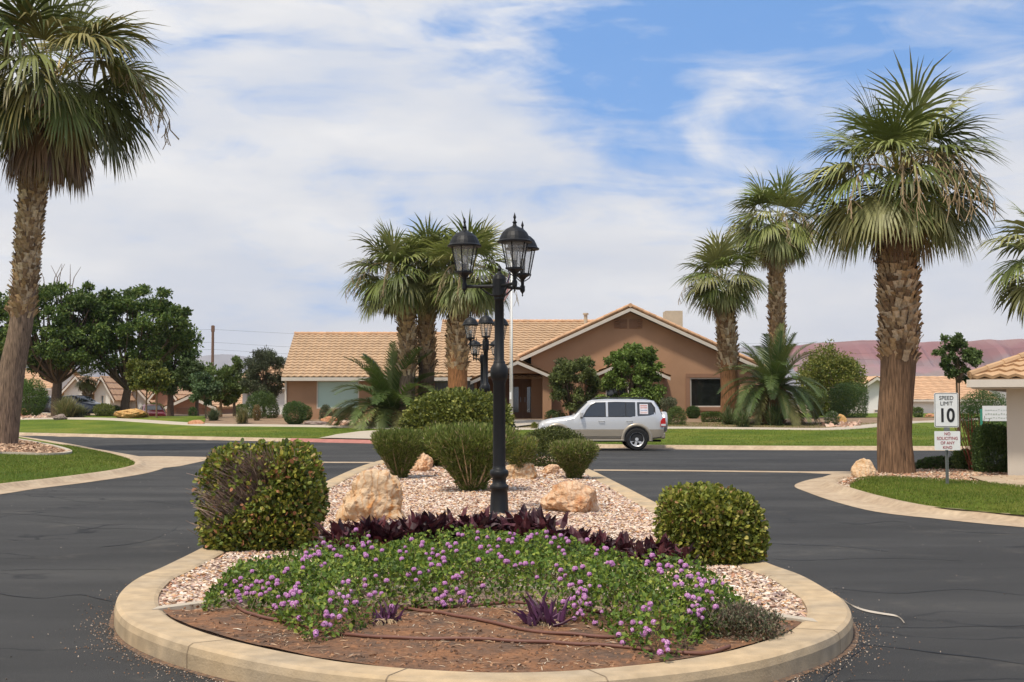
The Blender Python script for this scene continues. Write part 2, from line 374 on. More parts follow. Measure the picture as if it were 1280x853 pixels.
# corner lawns -----------------------------------------------------------
def corner_z(h, inner, outer_d=.4):
    return lambda x, y: h
LC = [plane(*p, .12) for p in ((-160, 622), (-60, 611), (0, 603), (60, 596.5), (120, 589), (150, 584), (168, 578.5), (165, 572.5), (145, 567), (110, 560.5), (50, 549.5), (12, 544))]
lc = [tuple(p[:2]) for p in crom([(p.x, p.y) for p in LC], 6)] + [(-34, 64), (-60, 76), (-60, 20), (-14, 17)]
lc_arr = np.array(lc)
def dist_poly(arr):
    a = arr; b = np.roll(arr, -1, 0)
    def f(x, y):
        p = np.array([x, y]); d = b-a; t = np.clip(((p-a)*d).sum(1)/(d*d).sum(1), 0, 1); return np.min(np.linalg.norm(a+d*t[:, None]-p, axis=1))
    return f
dl = dist_poly(lc_arr)
def lcz(x, y): d = dl(x, y); return .05+.13*min(1, d/.5)+.10*min(1, d/5)
patch('corner_lawn_left', lc, GRASS, 0, .8, lcz)
RC = [plane(*p, .12) for p in ((1420, 652), (1280, 641), (1220, 635.5), (1155, 629), (1100, 617.5), (1062, 607), (1046, 601.5), (1050, 597), (1068, 592.3), (1100, 588), (1140, 585))]
rc = [tuple(p[:2]) for p in crom([(p.x, p.y) for p in RC], 6)] + [(12, 31.5), (40, 33), (40, 12), (12, 14.5)]
dr = dist_poly(np.array(rc))
def rcz(x, y): d = dr(x, y); return .05+.10*min(1, d/.4)+.03*min(1, d/4)
patch('corner_bed_right', rc, BEDROCK, 0, .8, rcz)
rl = [plane(*p, .14) for p in ((1420, 652), (1280, 641), (1220, 635.5), (1155, 629), (1100, 617.5), (1066, 607.5), (1064, 603), (1085, 600.5), (1122, 600.5), (1172, 603.5), (1230, 608), (1280, 613.5), (1420, 624))]
rlp = [tuple(p[:2]) for p in crom([(p.x, p.y) for p in rl], 6)]
drl = dist_poly(np.array(rlp))
patch('corner_lawn_right', rlp, GRASS, 0, .4, lambda x, y: rcz(x, y)+.004+.05*min(1, drl(x, y)/.25))
# rolled kerbs of the corners
def corner_kerb(name, path, w):
    P = offset(path, 0, False); m = M(); rows = []
    for o, z in ((.02, .055), (-.04, .10), (-.16, .105), (-.22, .06), (-.32, .015), (-w, .006)):
        qq = offset(P, o, False); rows.append([(x, y, z) for x, y in qq])
    m.sheet(rows); struct(name, m, CONC, True)
lk_path = np.array([p[:2] for p in crom([(p.x, p.y) for p in LC], 6)])
corner_kerb('corner_kerb_left', lk_path[:], .75)
rk_path = np.array([p[:2] for p in crom([(p.x, p.y) for p in RC], 6)])[::-1]
corner_kerb('corner_kerb_right', rk_path[::-1][::-1] if False else rk_path, .8) if False else None
P_ = rk_path[::-1]
def kerb_right():
    m = M(); rows = []
    for o, z in ((-.02, .055), (.04, .10), (.16, .105), (.22, .06), (.32, .015), (.8, .006)):
        qq = offset(P_, o, False); rows.append([(x, y, z) for x, y in qq])
    m.sheet(rows); struct('corner_kerb_right', m, CONC, True)
kerb_right()
# concrete fans and the valley gutter across both lanes
g = [plane(*p, 0) for p in ((150, 571), (200, 570.5), (257, 571.5), (330, 575), (410, 577.6), (467, 577.8), (467, 579.2), (410, 579), (330, 577.5), (262, 575), (225, 583), (160, 590), (100, 599))]
patch('valley_gutter_left', [(p.x, p.y) for p in g]+[(-10.5, 31)], CONC, .004, 1, lambda x, y: 0)
g = [plane(*p, 0) for p in ((742, 587.2), (860, 588), (1000, 589.6), (1066, 589.5), (1090, 589), (1080, 600), (1050, 608), (1012, 602), (1040, 593), (1000, 591.2), (860, 589.6), (742, 588.8))]
patch('valley_gutter_right', [(p.x, p.y) for p in g], CONC, .004, 1, lambda x, y: 0)
# mulch bed in the left corner lawn, with a mow strip
mb = [plane(*p, .2) for p in ((-80, 572), (0, 570), (50, 570.5), (80, 569), (85, 565), (62, 558), (20, 550), (-10, 546), (-90, 548))]
mbp = [tuple(p[:2]) for p in crom([(p.x, p.y) for p in mb], 5, True)]
MULCH = mat('bark_mulch', (.30, .185, .115), .95, .35, 14, .03, 22, col2=(.20, .12, .075), det=8)
patch('mulch_bed', mbp, MULCH, .03, .8, lcz)
m = M(); rows = []
for o, z in ((-.08, .0), (-.08, .06), (.08, .06), (.08, 0)):
    qq = offset([(x, y) for x, y in mbp], o); rows.append([(x, y, lcz(x, y)+z) for x, y in qq])
m.sheet(rows, closed=True); struct('mow_strip', m, WALK)
# driveway slab by the house on the right
dv = [plane(*p, .17) for p in ((1208, 597), (1262, 596.5), (1300, 597), (1420, 603), (1420, 622), (1280, 612), (1240, 606.5))]
patch('driveway', [(p.x, p.y) for p in dv], CONC, .012, .5, lambda x, y: .19)

# ---------------------------------------------------------------- ISLAND
OUT = [(143, 752), (148, 768), (168, 783), (214, 801), (278, 818), (341, 831), (400, 840.5), (500, 850), (620, 855), (740, 851.5), (860, 840), (940, 827), (991, 814), (1044, 794), (1066, 771), (1057, 750), (1034, 735), (1004, 719), (952, 699), (890, 663), (821, 628), (780, 607), (740, 587.5)]
LEFT = [(410, 600), (330, 642), (259, 680), (200, 709), (172, 721), (152, 736)]
oc = [plane(*p, .15) for p in OUT]; lf = [plane(*p, .15) for p in LEFT]
far = [Vector((1.55, 31.5, 0)), Vector((1.3, 35.2, 0)), Vector((.2, 36.6, 0)), Vector((-1.6, 36.8, 0)), Vector((-3.1, 35.4, 0)), Vector((-3.55, 31.5, 0)), ]
ISL = [tuple(p[:2]) for p in crom([(p.x, p.y) for p in oc+far+lf], 6, True)]
ISL_A = np.array(ISL)
CW = .31
band('island_kerb', ISL, [(0, 0), (0, .10), (.012, .142), (.04, .158), (CW-.03, .150), (CW, .138), (CW, .05)], CURB, smooth=False)
# reddish crumbs and a dark joint where the kerb meets the road
CRUMB = mat('kerb_crumbs', (.22, .13, .075), .95, .4, 30, .01, 60, col2=(.07, .055, .045), det=8)
mm = M(); rows = []
for o, z in ((-.002, .012), (-.035, .008), (-.055, .003)):
    P = np.array(ISL); N = len(P); q = []
    for i in range(N):
        t = P[(i+1) % N]-P[i-1]; t /= np.linalg.norm(t); k = .6+.8*mnoise.noise((P[i][0]*3, P[i][1]*3, 1)); q.append((P[i][0]-t[1]*o*(k if o < -.01 else 1), P[i][1]+t[0]*o*(k if o < -.01 else 1), z))
    rows.append(q)
mm.sheet(rows, closed=True); struct('kerb_base', mm, CRUMB)
inner = offset(ISL, CW)
JOINT = mat('kerb_joint', (.24, .18, .12), .95, .2, 10)
def kerb_joint(px, py, w=.004):
    p = plane(px, py, .15); d = np.hypot(ISL_A[:, 0]-p.x, ISL_A[:, 1]-p.y); i = int(d.argmin()); N = len(ISL_A); t = ISL_A[(i+1) % N]-ISL_A[i-1]; t = t/np.linalg.norm(t); n = np.array([-t[1], t[0]]); m = M(); c = ISL_A[i]
    rows = []
    for o, z in ((-.0025, .0), (-.0025, .10), (.010, .1445), (.04, .1605), (CW-.03, .1525), (CW-.002, .1405)): rows.append([(c[0]+n[0]*o+t[0]*s*w, c[1]+n[1]*o+t[1]*s*w, z) for s in (-1, 1)])
    m.sheet(rows); struct('kerb_joint', m, JOINT)
for q in ((175, 721), (225, 806), (480, 848), (760, 850), (1003, 719), (1050, 790), (880, 658), (335, 640), (780, 606), (385, 612)): kerb_joint(*q)
def islz(x, y): return .125+.06*math.exp(-((x+.3)**2)/2.5)*min(1, max(0, (y-7.0)/1.6)) + .012*mnoise.noise((x*1.3, y*1.3, 0))
patch('gravel_base', [tuple(p) for p in inner], ISLGRAV, -.012, .35, islz)
# front soil bed: everything in front of the flush concrete strip
sl = plane(193, 765, .14); sr = plane(1012, 780, .14)
def strip_y(x): u = (x-sl.x)/(sr.x-sl.x); return sl.y+(sr.y-sl.y)*u + .10 + 4*.95*np.clip(u*(1-u), -.05, 1)
fb = [tuple(p) for p in inner if p[1] < strip_y(p[0])]
SOIL = mat('red_brown_soil', (.24, .115, .055), .95, .35, 5, .02, 35, col2=(.12, .075, .05), det=9)
def soilz(x, y): return islz(x, y)+.010+.010*mnoise.noise((x*4, y*4, 3))
# sort the front boundary left to right
fb = sorted(fb, key=lambda p: math.atan2(p[1]-sl.y-1.0, p[0]+.2))
fb = sorted([p for p in fb], key=lambda p: p[0]); 
low = [p for p in [tuple(q) for q in inner] if p[1] < strip_y(p[0])]
i0 = min(range(len(low)), key=lambda i: low[i][0]); 
patch('soil_bed', low if True else fb, SOIL, .004, .18, soilz)
m = M(); rows = []
for o, z in ((-.07, -.02), (-.07, .02), (.07, .02), (.07, -.02)):
    rows.append([(x, strip_y(x)+o, islz(x, strip_y(x))+z+.006) for x in np.linspace(sl.x-.02, sr.x+.05, 40)])
m.sheet(rows); struct('mow_strip_island', m, WALK)

def inpoly(X, Y, poly):
    c = np.zeros(len(X), bool); P = np.array(poly)[:, :2]; j = len(P)-1
    for i in range(len(P)):
        xi, yi = P[i]; xj, yj = P[j]
        with np.errstate(divide='ignore', invalid='ignore'):
            c ^= ((yi > Y) != (yj > Y)) & (X < (xj-xi)*(Y-yi)/(yj-yi)+xi)
        j = i
    return c
def rvec(n):
    v = rng.normal(size=(n, 3)); return v/np.linalg.norm(v, axis=1, keepdims=True)
def frames(A):
    t = rvec(len(A)); B = np.cross(A, t); B /= np.linalg.norm(B, axis=1, keepdims=True)+1e-9; return B, np.cross(A, B)
def nrmz(v): return v/(np.linalg.norm(v, axis=1, keepdims=True)+1e-9)
def pal(cols, n, jit=.15, w=None):
    c = np.array(cols, float); i = rng.choice(len(c), n, p=None if w is None else np.array(w)/sum(w))
    return c[i]*(1+rng.uniform(-jit, jit, (n, 1)))
OCT = [(1, 0, 0), (0, 1, 0), (-1, 0, 0), (0, -1, 0), (.15, .1, .62), (-.1, 0, -.6), (.6, .62, .25), (-.62, -.55, .2)]
OCT_F = [(0, 6, 4), (6, 1, 4), (1, 2, 4), (2, 7, 4), (7, 3, 4), (3, 0, 4), (1, 6, 5), (6, 0, 5), (2, 1, 5), (7, 2, 5), (3, 7, 5), (0, 3, 5)]
def pebbles(n, region, y0, y1, smin, smax, zfun, cols, name, label, poly, x0=-4, x1=3.2):
    X = rng.uniform(x0, x1, n); Y = rng.uniform(y0, y1, n); k = inpoly(X, Y, poly) & region(X, Y); X, Y = X[k], Y[k]; n = len(X)
    Z = np.array([zfun(x, y) for x, y in zip(X, Y)]); s = rng.uniform(smin, smax, n)*rng.choice([1, 1, 1.5], n)
    A = nrmz(np.c_[rng.normal(size=(n, 2)), rng.normal(0, .35, n)]); B, N = frames(A); N = nrmz(N*.3+np.array([0, 0, 1])); B = np.cross(N, A)
    S = np.c_[s*rng.uniform(.7, 1.2, n), s*rng.uniform(.45, .9, n), s*rng.uniform(.35, .7, n)]
    return (OCT, OCT_F, np.c_[X, Y, Z+s*.12], A, B, N, S, cols(n))
gcols = lambda n: pal([(.54, .41, .32), (.62, .50, .39), (.47, .30, .22), (.40, .20, .12), (.58, .43, .29), (.36, .26, .23), (.70, .62, .53), (.50, .32, .18), (.25, .18, .16), (.46, .23, .09)], n, .15, [4, 4, 3, 1.2, 3, 1.5, 2.5, 2, .8, .8])
inn = [tuple(p) for p in offset(ISL, CW+.015)]
m = M()
gr = lambda X, Y: Y > strip_y(X)+.05
m.inst(*pebbles(42000, gr, 8, 14, .013, .026, islz, gcols, '', '', inn))
m.inst(*pebbles(34000, gr, 14, 22, .016, .030, islz, gcols, '', '', inn))
m.inst(*pebbles(26000, gr, 22, 37, .022, .04, islz, gcols, '', '', inn))
tag(m.build('gravel', STONE), 'pink and cream crushed gravel covering the traffic island', 'gravel', kind='stuff')
# gravel of the right corner
rb = lambda X, Y: ~inpoly(X, Y, rlp)
m = M(); ccols = lambda n: pal([(.45, .30, .19), (.52, .38, .26), (.35, .22, .14), (.55, .45, .35), (.40, .2, .12)], n, .2)
m.inst(*pebbles(24000, rb, 17, 31.5, .02, .045, rcz, ccols, '', '', rc, 5, 14))
tag(m.build('corner_gravel', STONE), 'tan gravel round the big palm trunk at the right corner', 'gravel', kind='stuff')
m = M(); 
m.inst(*pebbles(9000, lambda X, Y: X > -99, 33, 52, .03, .08, lambda x, y: lcz(x, y)+.03, lambda n: pal([(.42, .26, .16), (.5, .34, .22), (.25, .15, .09)], n, .2), '', '', mbp, -26, -10))
tag(m.build('mulch_chips', STONE), 'reddish bark chips in the bed round the left palm', 'mulch', kind='stuff')
# dry straw and chips on the soil
def chips():
    n = 11000; X = rng.uniform(-2.9, 2.6, n); Y = rng.uniform(6.4, 9.4, n); k = inpoly(X, Y, [tuple(p) for p in offset(ISL, CW+.03)]) & (Y < strip_y(X)-.05)
    dens = np.array([mnoise.noise((x*1.8, y*3, 5)) for x, y in zip(X, Y)]); k &= rng.random(n) < np.clip(.42+dens*1.5, .05, 1)
    X, Y = X[k], Y[k]; n = len(X); Z = np.array([soilz(x, y) for x, y in zip(X, Y)])+.009
    A = nrmz(np.c_[rng.normal(size=(n, 2)), rng.normal(0, .15, n)]); N = nrmz(np.c_[rng.normal(0, .3, (n, 2)), np.ones(n)]); B = np.cross(N, A)
    s = rng.uniform(.008, .024, n)*rng.choice([1, 1, 1, 1.8], n)
    TV = [(-1, -.1, 0), (0, -.16, .12), (1, -.05, 0), (1, .08, 0), (0, .14, .14), (-1, .1, 0)]
    m = M(); m.inst(TV, [(0, 1, 4, 5), (1, 2, 3, 4)], np.c_[X, Y, Z], A, B, N, s, pal([(.48, .37, .26), (.38, .26, .16), (.26, .15, .09), (.56, .48, .37), (.15, .09, .06)], n, .2, [2, 3, 4, 1.5, 4]))
    n2 = 3500; X = rng.uniform(-2.9, 2.6, n2); Y = rng.uniform(6.4, 9.4, n2); k = inpoly(X, Y, [tuple(p) for p in offset(ISL, CW+.03)]) & (Y < strip_y(X)-.05); X, Y = X[k], Y[k]; n2 = len(X)
    A = rvec(n2); B, N = frames(A)
    m.inst(OCT, OCT_F, np.c_[X, Y, [soilz(x, y)+.004 for x, y in zip(X, Y)]], A, B, N, rng.uniform(.006, .018, n2), pal([(.26, .13, .07), (.32, .18, .10), (.15, .09, .06)], n2, .2))
    tag(m.build('dry_chips', ATTR), 'pale straw and wood chips scattered over the front soil bed', 'mulch', kind='stuff')
chips()
# a few pebbles that fell on the road by the kerb
def grit():
    n = 5200; i = rng.integers(0, len(ISL), n); f = rng.random(n); P = ISL_A[i]*(1-f[:, None])+ISL_A[(i+1) % len(ISL)]*f[:, None]
    T = ISL_A[(i+1) % len(ISL)]-ISL_A[i-1]; T = T/np.linalg.norm(T, axis=1, keepdims=True); d = .02+np.abs(rng.exponential(.10, n))
    k = rng.random(n) < np.where(P[:, 1] < 9.5, 1, .35)
    X = P[:, 0]+T[:, 1]*d; Y = P[:, 1]-T[:, 0]*d; X, Y = X[k], Y[k]; n = len(X); A = rvec(n); B, N = frames(A)
    m = M(); m.inst(OCT, OCT_F, np.c_[X, Y, np.full(n, .005)], A, B, N, rng.uniform(.0025, .007, n), pal([(.3, .17, .1), (.45, .36, .28), (.12, .1, .09)], n, .2))
    n = 420; X = rng.uniform(-9, 9, n); Y = rng.uniform(6.2, 28, n); k = ~inpoly(X, Y, ISL) & ~inpoly(X, Y, lc) & ~inpoly(X, Y, rc); X, Y = X[k], Y[k]; n = len(X); A = rvec(n); B, N = frames(A)
    m.inst(OCT, OCT_F, np.c_[X, Y, np.full(n, .005)], A, B, N, rng.uniform(.003, .009, n), pal([(.35, .3, .26), (.2, .15, .12)], n, .2))
    tag(m.build('road_grit', STONE), 'loose grit and small pebbles lying on the asphalt', 'grit', kind='stuff')
grit()
# grass blades on the two corner lawns and along the far lawn's front edge
def blades(n, poly, x0, x1, y0, y1, zfun, h0, h1, w, m):
    X = rng.uniform(x0, x1, n); Y = rng.uniform(y0, y1, n); k = inpoly(X, Y, poly); X, Y = X[k], Y[k]; n = len(X)
    Z = np.array([zfun(x, y) for x, y in zip(X, Y)])-.005
    A = nrmz(np.c_[rng.normal(0, .35, (n, 2)), np.ones(n)]); B, N = frames(A); s = rng.uniform(h0, h1, n)
    TV = [(0, -1, 0), (0, 1, 0), (1, 0, .25)]
    m.inst(TV, [(0, 1, 2)], np.c_[X, Y, Z], A, B, N, np.c_[s, np.full(n, w), s], pal([(.085, .135, .012), (.12, .165, .018), (.165, .19, .028), (.25, .22, .06)], n, .2, [4, 4, 3, 1]))
BL = mat('grass_blade', rough=.7, var=.2, vscale=.5, trans=.25)
m = M(); lpoly = [p for p in lc]
blades(100000, lpoly, -17, -9, 20, 45, lcz, .03, .055, .006, m)
tag(m.build('grass_left', BL), 'short green grass of the left corner lawn', 'grass', kind='stuff')
m = M(); blades(80000, rlp, 5.5, 12, 15, 25.5, lambda x, y: rcz(x, y)+.05, .03, .055, .005, m)
tag(m.build('grass_right', BL), 'short green grass strip of the right corner under the speed sign', 'grass', kind='stuff')
m = M(); fp = [(x, y) for x, y in edge]+[(60, 75), (-60, 92)]
blades(120000, fp, -22, 20, 44, 66, H, .04, .07, .011, m)
tag(m.build('grass_far', BL), 'short green grass of the lawn across the road', 'grass', kind='stuff')
# crack sealer lines on the left lane and right lane
TAR = mat('tar_sealer', (.012, .012, .013), .55, .2, 4, 0)
def crack(name, pix, w):
    P = crom([plane(*p, 0)[:2] for p in pix], 6); P2 = [(p[0]+.05*mnoise.noise((p[0]*3, p[1]*2, 7)), p[1]+.05*mnoise.noise((p[0]*3, p[1]*2, 9))) for p in P]
    m = M(); rows = []
    a = []; b = []
    for i, (x, y) in enumerate(P2):
        ww = w*(.5+.9*abs(mnoise.noise((x*2, y*2, 2)))); a.append((x, y-ww, .004)); b.append((x, y+ww, .004))
    m.sheet([a, b]); struct(name, m, TAR)
crack('crack_seal', [(128, 684), (150, 682), (175, 678), (200, 671), (222, 660), (234, 655)], .05)
crack('crack_seal', [(0, 655), (60, 652), (110, 660), (160, 661), (240, 664)], .014)
crack('crack_seal', [(0, 642), (50, 644), (100, 648), (150, 641)], .018)
crack('crack_seal', [(0, 713), (60, 712), (140, 712)], .012)
crack('crack_seal', [(945, 696), (1000, 701), (1100, 698), (1200, 701)], .012)
crack('crack_seal', [(1070, 782), (1150, 785), (1240, 783), (1290, 782)], .010)
crack('crack_seal', [(1075, 806), (1130, 812), (1200, 820), (1290, 832)], .014)
crack('crack_seal', [(1040, 735), (1120, 742), (1200, 737), (1290, 745)], .012)
crack('crack_seal', [(1010, 640), (1060, 655), (1120, 652), (1190, 664), (1280, 668)], .022)
crack('crack_seal', [(0, 742), (50, 748), (100, 744), (138, 752)], .016)
crack('crack_seal', [(60, 620), (110, 628), (170, 625), (235, 633)], .02)
crack('crack_seal', [(760, 575), (860, 578), (960, 574), (1080, 577)], .03)
crack('crack_seal', [(960, 680), (1060, 684), (1110, 690)], .02)
crack('crack_seal', [(1080, 800), (1072, 815), (1040, 845), (1020, 860)], .02)
# reddish mesas on the right horizon and faint blue ranges
def ridge(name, D, pts, base, mt, seed, n=160, steps=14, depth=900, rough=1.0):
    m = M(); xs = np.linspace(pts[0][0], pts[-1][0], n); rows = []
    py = np.interp(xs, [p[0] for p in pts], [p[1] for p in pts])
    for s in range(steps+1):
        f = s/steps; row = []
        for k, (px, y) in enumerate(zip(xs, py)):
            top = at(px, y, D); X = top.x
            h = top.z-base; prof = min(1, (f/.72)**1.25*.58) if f < .72 else .58+.42*min(1, ((f-.72)/.10))
            gul = mnoise.noise((X/D*60, seed, f*1.2))*(.9-abs(f-.5))*rough
            hh = base+h*prof*(1+ .015*mnoise.noise((X/D*90, f*3, seed)))
            if s == 0: hh = -2
            row.append((X*(1+0), D+depth*(f-1)+gul*depth*.22, hh))
        rows.append(row)
    m.sheet(rows); struct(name, m, mt, False)
def mesa_mat():
    m = bpy.data.materials.new('mesa_rock'); m.use_nodes = True; t = m.node_tree; b = t.nodes['Principled BSDF']
    tc = nd(t, 'ShaderNodeTexCoord'); sp = nd(t, 'ShaderNodeSeparateXYZ'); lk(t, tc.outputs['Object'], sp.inputs[0])
    n = nd(t, 'ShaderNodeTexNoise', i_Scale=.01, i_Detail=8.0); lk(t, tc.outputs['Object'], n.inputs['Vector'])
    mr = nd(t, 'ShaderNodeMapRange'); mr.inputs[1].default_value = 10; mr.inputs[2].default_value = 150; lk(t, sp.outputs[2], mr.inputs[0])
    a = nd(t, 'ShaderNodeMath', operation='ADD'); lk(t, mr.outputs[0], a.inputs[0]); s = nd(t, 'ShaderNodeMath', operation='MULTIPLY_ADD'); s.inputs[1].default_value = .35; s.inputs[2].default_value = -.17
    lk(t, n.outputs[0], s.inputs[0]); lk(t, s.outputs[0], a.inputs[1])
    r = ramp(t, [(.0, (.20, .185, .15)), (.35, (.22, .18, .16)), (.5, (.28, .16, .16)), (.6, (.22, .15, .15)), (.70, (.25, .115, .11)), (.85, (.22, .10, .10)), (.95, (.25, .14, .13))], a.outputs[0])
    lk(t, r.outputs[0], b.inputs['Base Color']); b.inputs['Roughness'].default_value = 1; b.inputs['Specular IOR Level'].default_value = 0
    return m
MESA = mesa_mat(); FARHILL = mat('far_hill_rock', (.22, .2, .2), 1, .2, .003)
ridge('mesa_hills', 3000, [(960, 440), (1000, 432), (1060, 429), (1120, 431), (1200, 429), (1290, 427), (1500, 425), (1900, 430)], 0, MESA, 3)
ridge('distant_hills', 9000, [(-600, 450), (-200, 446), (0, 448), (120, 450), (230, 449), (262, 446), (300, 445), (340, 452), (500, 458), (700, 452), (860, 441), (940, 434), (1000, 433), (1100, 440)], 0, FARHILL, 8, depth=1500)
# ================================================================ PLANTS
LEAF6 = [(0, 0, 0), (.45, -.5, .13), (1, 0, 0), (.45, .5, .13)]; LEAF6_F = [(0, 1, 2), (0, 2, 3)]
RLEAF = [(0, 0, 0), (.3, -.48, .08), (.75, -.42, .10), (1, 0, 0), (.75, .42, .10), (.3, .48, .08)]; RLEAF_F = [(0, 1, 2, 3), (0, 3, 4, 5)]
def prof_sample(prof, n):
    P = np.array(prof, float); seg = np.diff(P, axis=0); L = np.hypot(seg[:, 0], seg[:, 1])*np.maximum(.08, (P[:-1, 0]+P[1:, 0])/2)
    i = rng.choice(len(L), n, p=L/L.sum()); f = rng.random(n)
    r = P[i, 0]+seg[i, 0]*f; z = P[i, 1]+seg[i, 1]*f; nr, nz = seg[i, 1], -seg[i, 0]; l = np.hypot(nr, nz)+1e-9
    return r, z, nr/l, nz/l
def bush(label, cat, base, prof, sx, sy, n, L, W, palette, weights=None, sq=2.0, rag=.06, name='bush', group=None, upright=0., inner=.5, stems=10, tmpl=(LEAF6, LEAF6_F), stemcol=(.16, .11, .07), hole=None, rz=0, lump=.06, depth=.18):
    base = Vector(base); e = empty(name, base, label, cat, group); sd_ = random.random()*50
    def pts(n, dmin, dmax):
        r, z, nr, nz = prof_sample(prof, n); th = rng.uniform(0, 2*np.pi, n); c, s = np.cos(th), np.sin(th)
        q = (np.abs(c)**sq+np.abs(s)**sq)**(-1/sq); d = 1-rng.uniform(dmin, dmax, n)
        lu = np.array([1+lump*2*mnoise.noise((c_*1.8+sd_, s_*1.8, z_/max(sx, .3)*1.5)) for c_, s_, z_ in zip(c, s, z)])
        X = c*q*r*d*lu*sx; Y = s*q*r*d*lu*sy; hm = max(p[1] for p in prof); Z = np.where(nz > .3, z*d**.6*(.5+.5*lu), z)
        N = nrmz(np.c_[c*nr/sx, s*nr/sy, nz*.7/max(.3, sx)]) 
        ca, sa = math.cos(rz), math.sin(rz)
        C = np.c_[X*ca-Y*sa, X*sa+Y*ca, Z]; N = np.c_[N[:, 0]*ca-N[:, 1]*sa, N[:, 0]*sa+N[:, 1]*ca, N[:, 2]]
        return C, N
    m = M()
    for nn, a, b in ((n, -.5*rag, depth), (int(n*inner), depth, .5)):
        C, N = pts(nn, a, b)
        C = C+rng.normal(0, rag*.25, C.shape)*min(sx, sy)
        A = nrmz(N*.8+rvec(nn)*1.1+np.array([0, 0, .25+upright])); B, Q = frames(A); Q = nrmz(Q*1.0+N*.6); B = nrmz(np.cross(Q, A)); Q = np.cross(A, B)
        cols = pal(palette, nn, .18, weights)
        if hole is not None:
            k = hole(C+np.array(base), nn); C, A, B, Q, cols = C[k], A[k], B[k], Q[k], cols[k]
        s = rng.uniform(.65, 1.25, len(C))
        m.inst(tmpl[0], tmpl[1], C+np.array(base), A, B, Q, np.c_[s*L, s*W, s*L], cols)
    m.build('foliage', LEAF, e)
    if stems:
        m = M(); H_ = max(p[1] for p in prof)
        for k in range(stems):
            C, N = pts(1, *((.0, .06) if (k % 2 and upright > .5) else (.12, .3))); t = Vector(C[0]); b0 = Vector((t.x*.12, t.y*.12, 0)); md = b0.lerp(t, .55)+Vector((0, 0, -.04))
            m.tube([base+b0, base+md, base+t], [.014*H_**.5+.004, .011*H_**.5, .006], 5, np.array(stemcol)*random.uniform(.8, 1.2), cap=False)
        m.build('stems', BARK, e)
    return e
BALL = [(.35, .02), (.72, .14), (.93, .32), (1, .5), (.95, .68), (.78, .86), (.45, .97), (0, 1)]
BLOCK = [(.74, .01), (.90, .08), (.97, .22), (1.0, .5), (.98, .70), (.90, .86), (.74, .95), (.4, .99), (0, 1)]
CONE = [(.20, .01), (.36, .2), (.62, .45), (.87, .68), (1, .84), (.93, .93), (.66, .985), (0, 1)]
DOME = [(.85, .01), (.97, .15), (1, .32), (.92, .6), (.72, .82), (.4, .96), (0, 1)]
def PR(p, h): return [(r, z*h) for r, z in p]
G_OLIVE = [(.085, .12, .025), (.12, .15, .03), (.17, .18, .035), (.25, .23, .04), (.055, .075, .02), (.30, .17, .07)]
G_DARK = [(.045, .085, .022), (.065, .115, .028), (.085, .14, .035), (.11, .16, .04)]
G_MID = [(.06, .10, .025), (.085, .135, .03), (.11, .16, .035), (.15, .18, .05)]
G_GREY = [(.10, .125, .06), (.135, .155, .08), (.08, .10, .045), (.17, .16, .10)]
G_YEL = [(.16, .18, .03), (.22, .22, .035), (.11, .15, .03), (.28, .25, .05)]

# ---- island hedges
def hole_a(C, n):      # the die-back on the left hedge's front: bare twigs on its upper left
    x = (C[:, 0]-hA.x)/.60; z = (C[:, 2]-hA.z)/1.08
    w = .10*np.array([mnoise.noise((a*4, b*4, 1)) for a, b in zip(x, z)])
    d = np.sqrt(((x+.34)/.60)**2+((z-.60-.25*(x+.4))/.25)**2)+w*2.5
    d2 = np.sqrt(((x-.02)/.36)**2+((z-.92)/.13)**2)+w*2.5
    return ~(((d < 1) | (d2 < 1)) & (C[:, 1] < hA.y+.35) & (rng.random(n) < .9))
hA = plane(328, 692, .14); hA = Vector((at(328, 692, 13.3).x, 13.3, .12))
e = bush('big clipped hedge block with a bare brown dieback patch on its front', 'hedge', hA, PR(BLOCK, 1.04), .59, .57, 16000, .054, .036, [(.12, .16, .025), (.18, .21, .03), (.28, .28, .04), (.40, .36, .06), (.07, .09, .02), (.46, .20, .10), (.34, .23, .09)], [4, 4, 3, 1.6, 2.6, .9, .7], sq=3.1, rag=.07, name='hedge_bush', tmpl=(RLEAF, RLEAF_F), hole=hole_a, stems=30, lump=.09, inner=.7)
m = M()
for k in range(800):       # bare twigs
    x = random.gauss(-.22, .24); z = .60+.22*x+random.gauss(0, .15); y = -.47+.12*random.random()
    if k % 3 == 0: x = random.gauss(0, .2); z = random.gauss(.90, .08)
    if z > 1.0 or abs(x) > .57: continue
    s = Vector((x*.45+.05, y+.3, z-.24)); t = Vector((x, y-.03, z)); q = Vector((random.gauss(0, .05), 0, random.gauss(0, .05)))
    m.tube([hA+s, hA+s.lerp(t, .5)+q, hA+t+q*.6+Vector((random.gauss(-.03, .06), -.03, random.uniform(-.02, .08)))], [.006, .0045, .002], 4, np.array((.42, .31, .25))*random.uniform(.45, 1.35), cap=False)
m.build('bare_twigs', BARK, e)
hB = Vector((at(886, 700, 12.1).x, 12.1, .12))
bush('smaller clipped hedge block, evenly leafy, at the right kerb of the island', 'hedge', hB, PR(BLOCK, .67), .455, .44, 12500, .050, .033, [(.14, .17, .025), (.20, .22, .03), (.30, .29, .045), (.44, .39, .11), (.09, .11, .02), (.36, .2, .09)], [4, 4, 3, 1.2, 2.6, .6], sq=2.9, rag=.07, name='hedge_bush', tmpl=(RLEAF, RLEAF_F), stems=16, inner=.7, lump=.10, rz=.2)
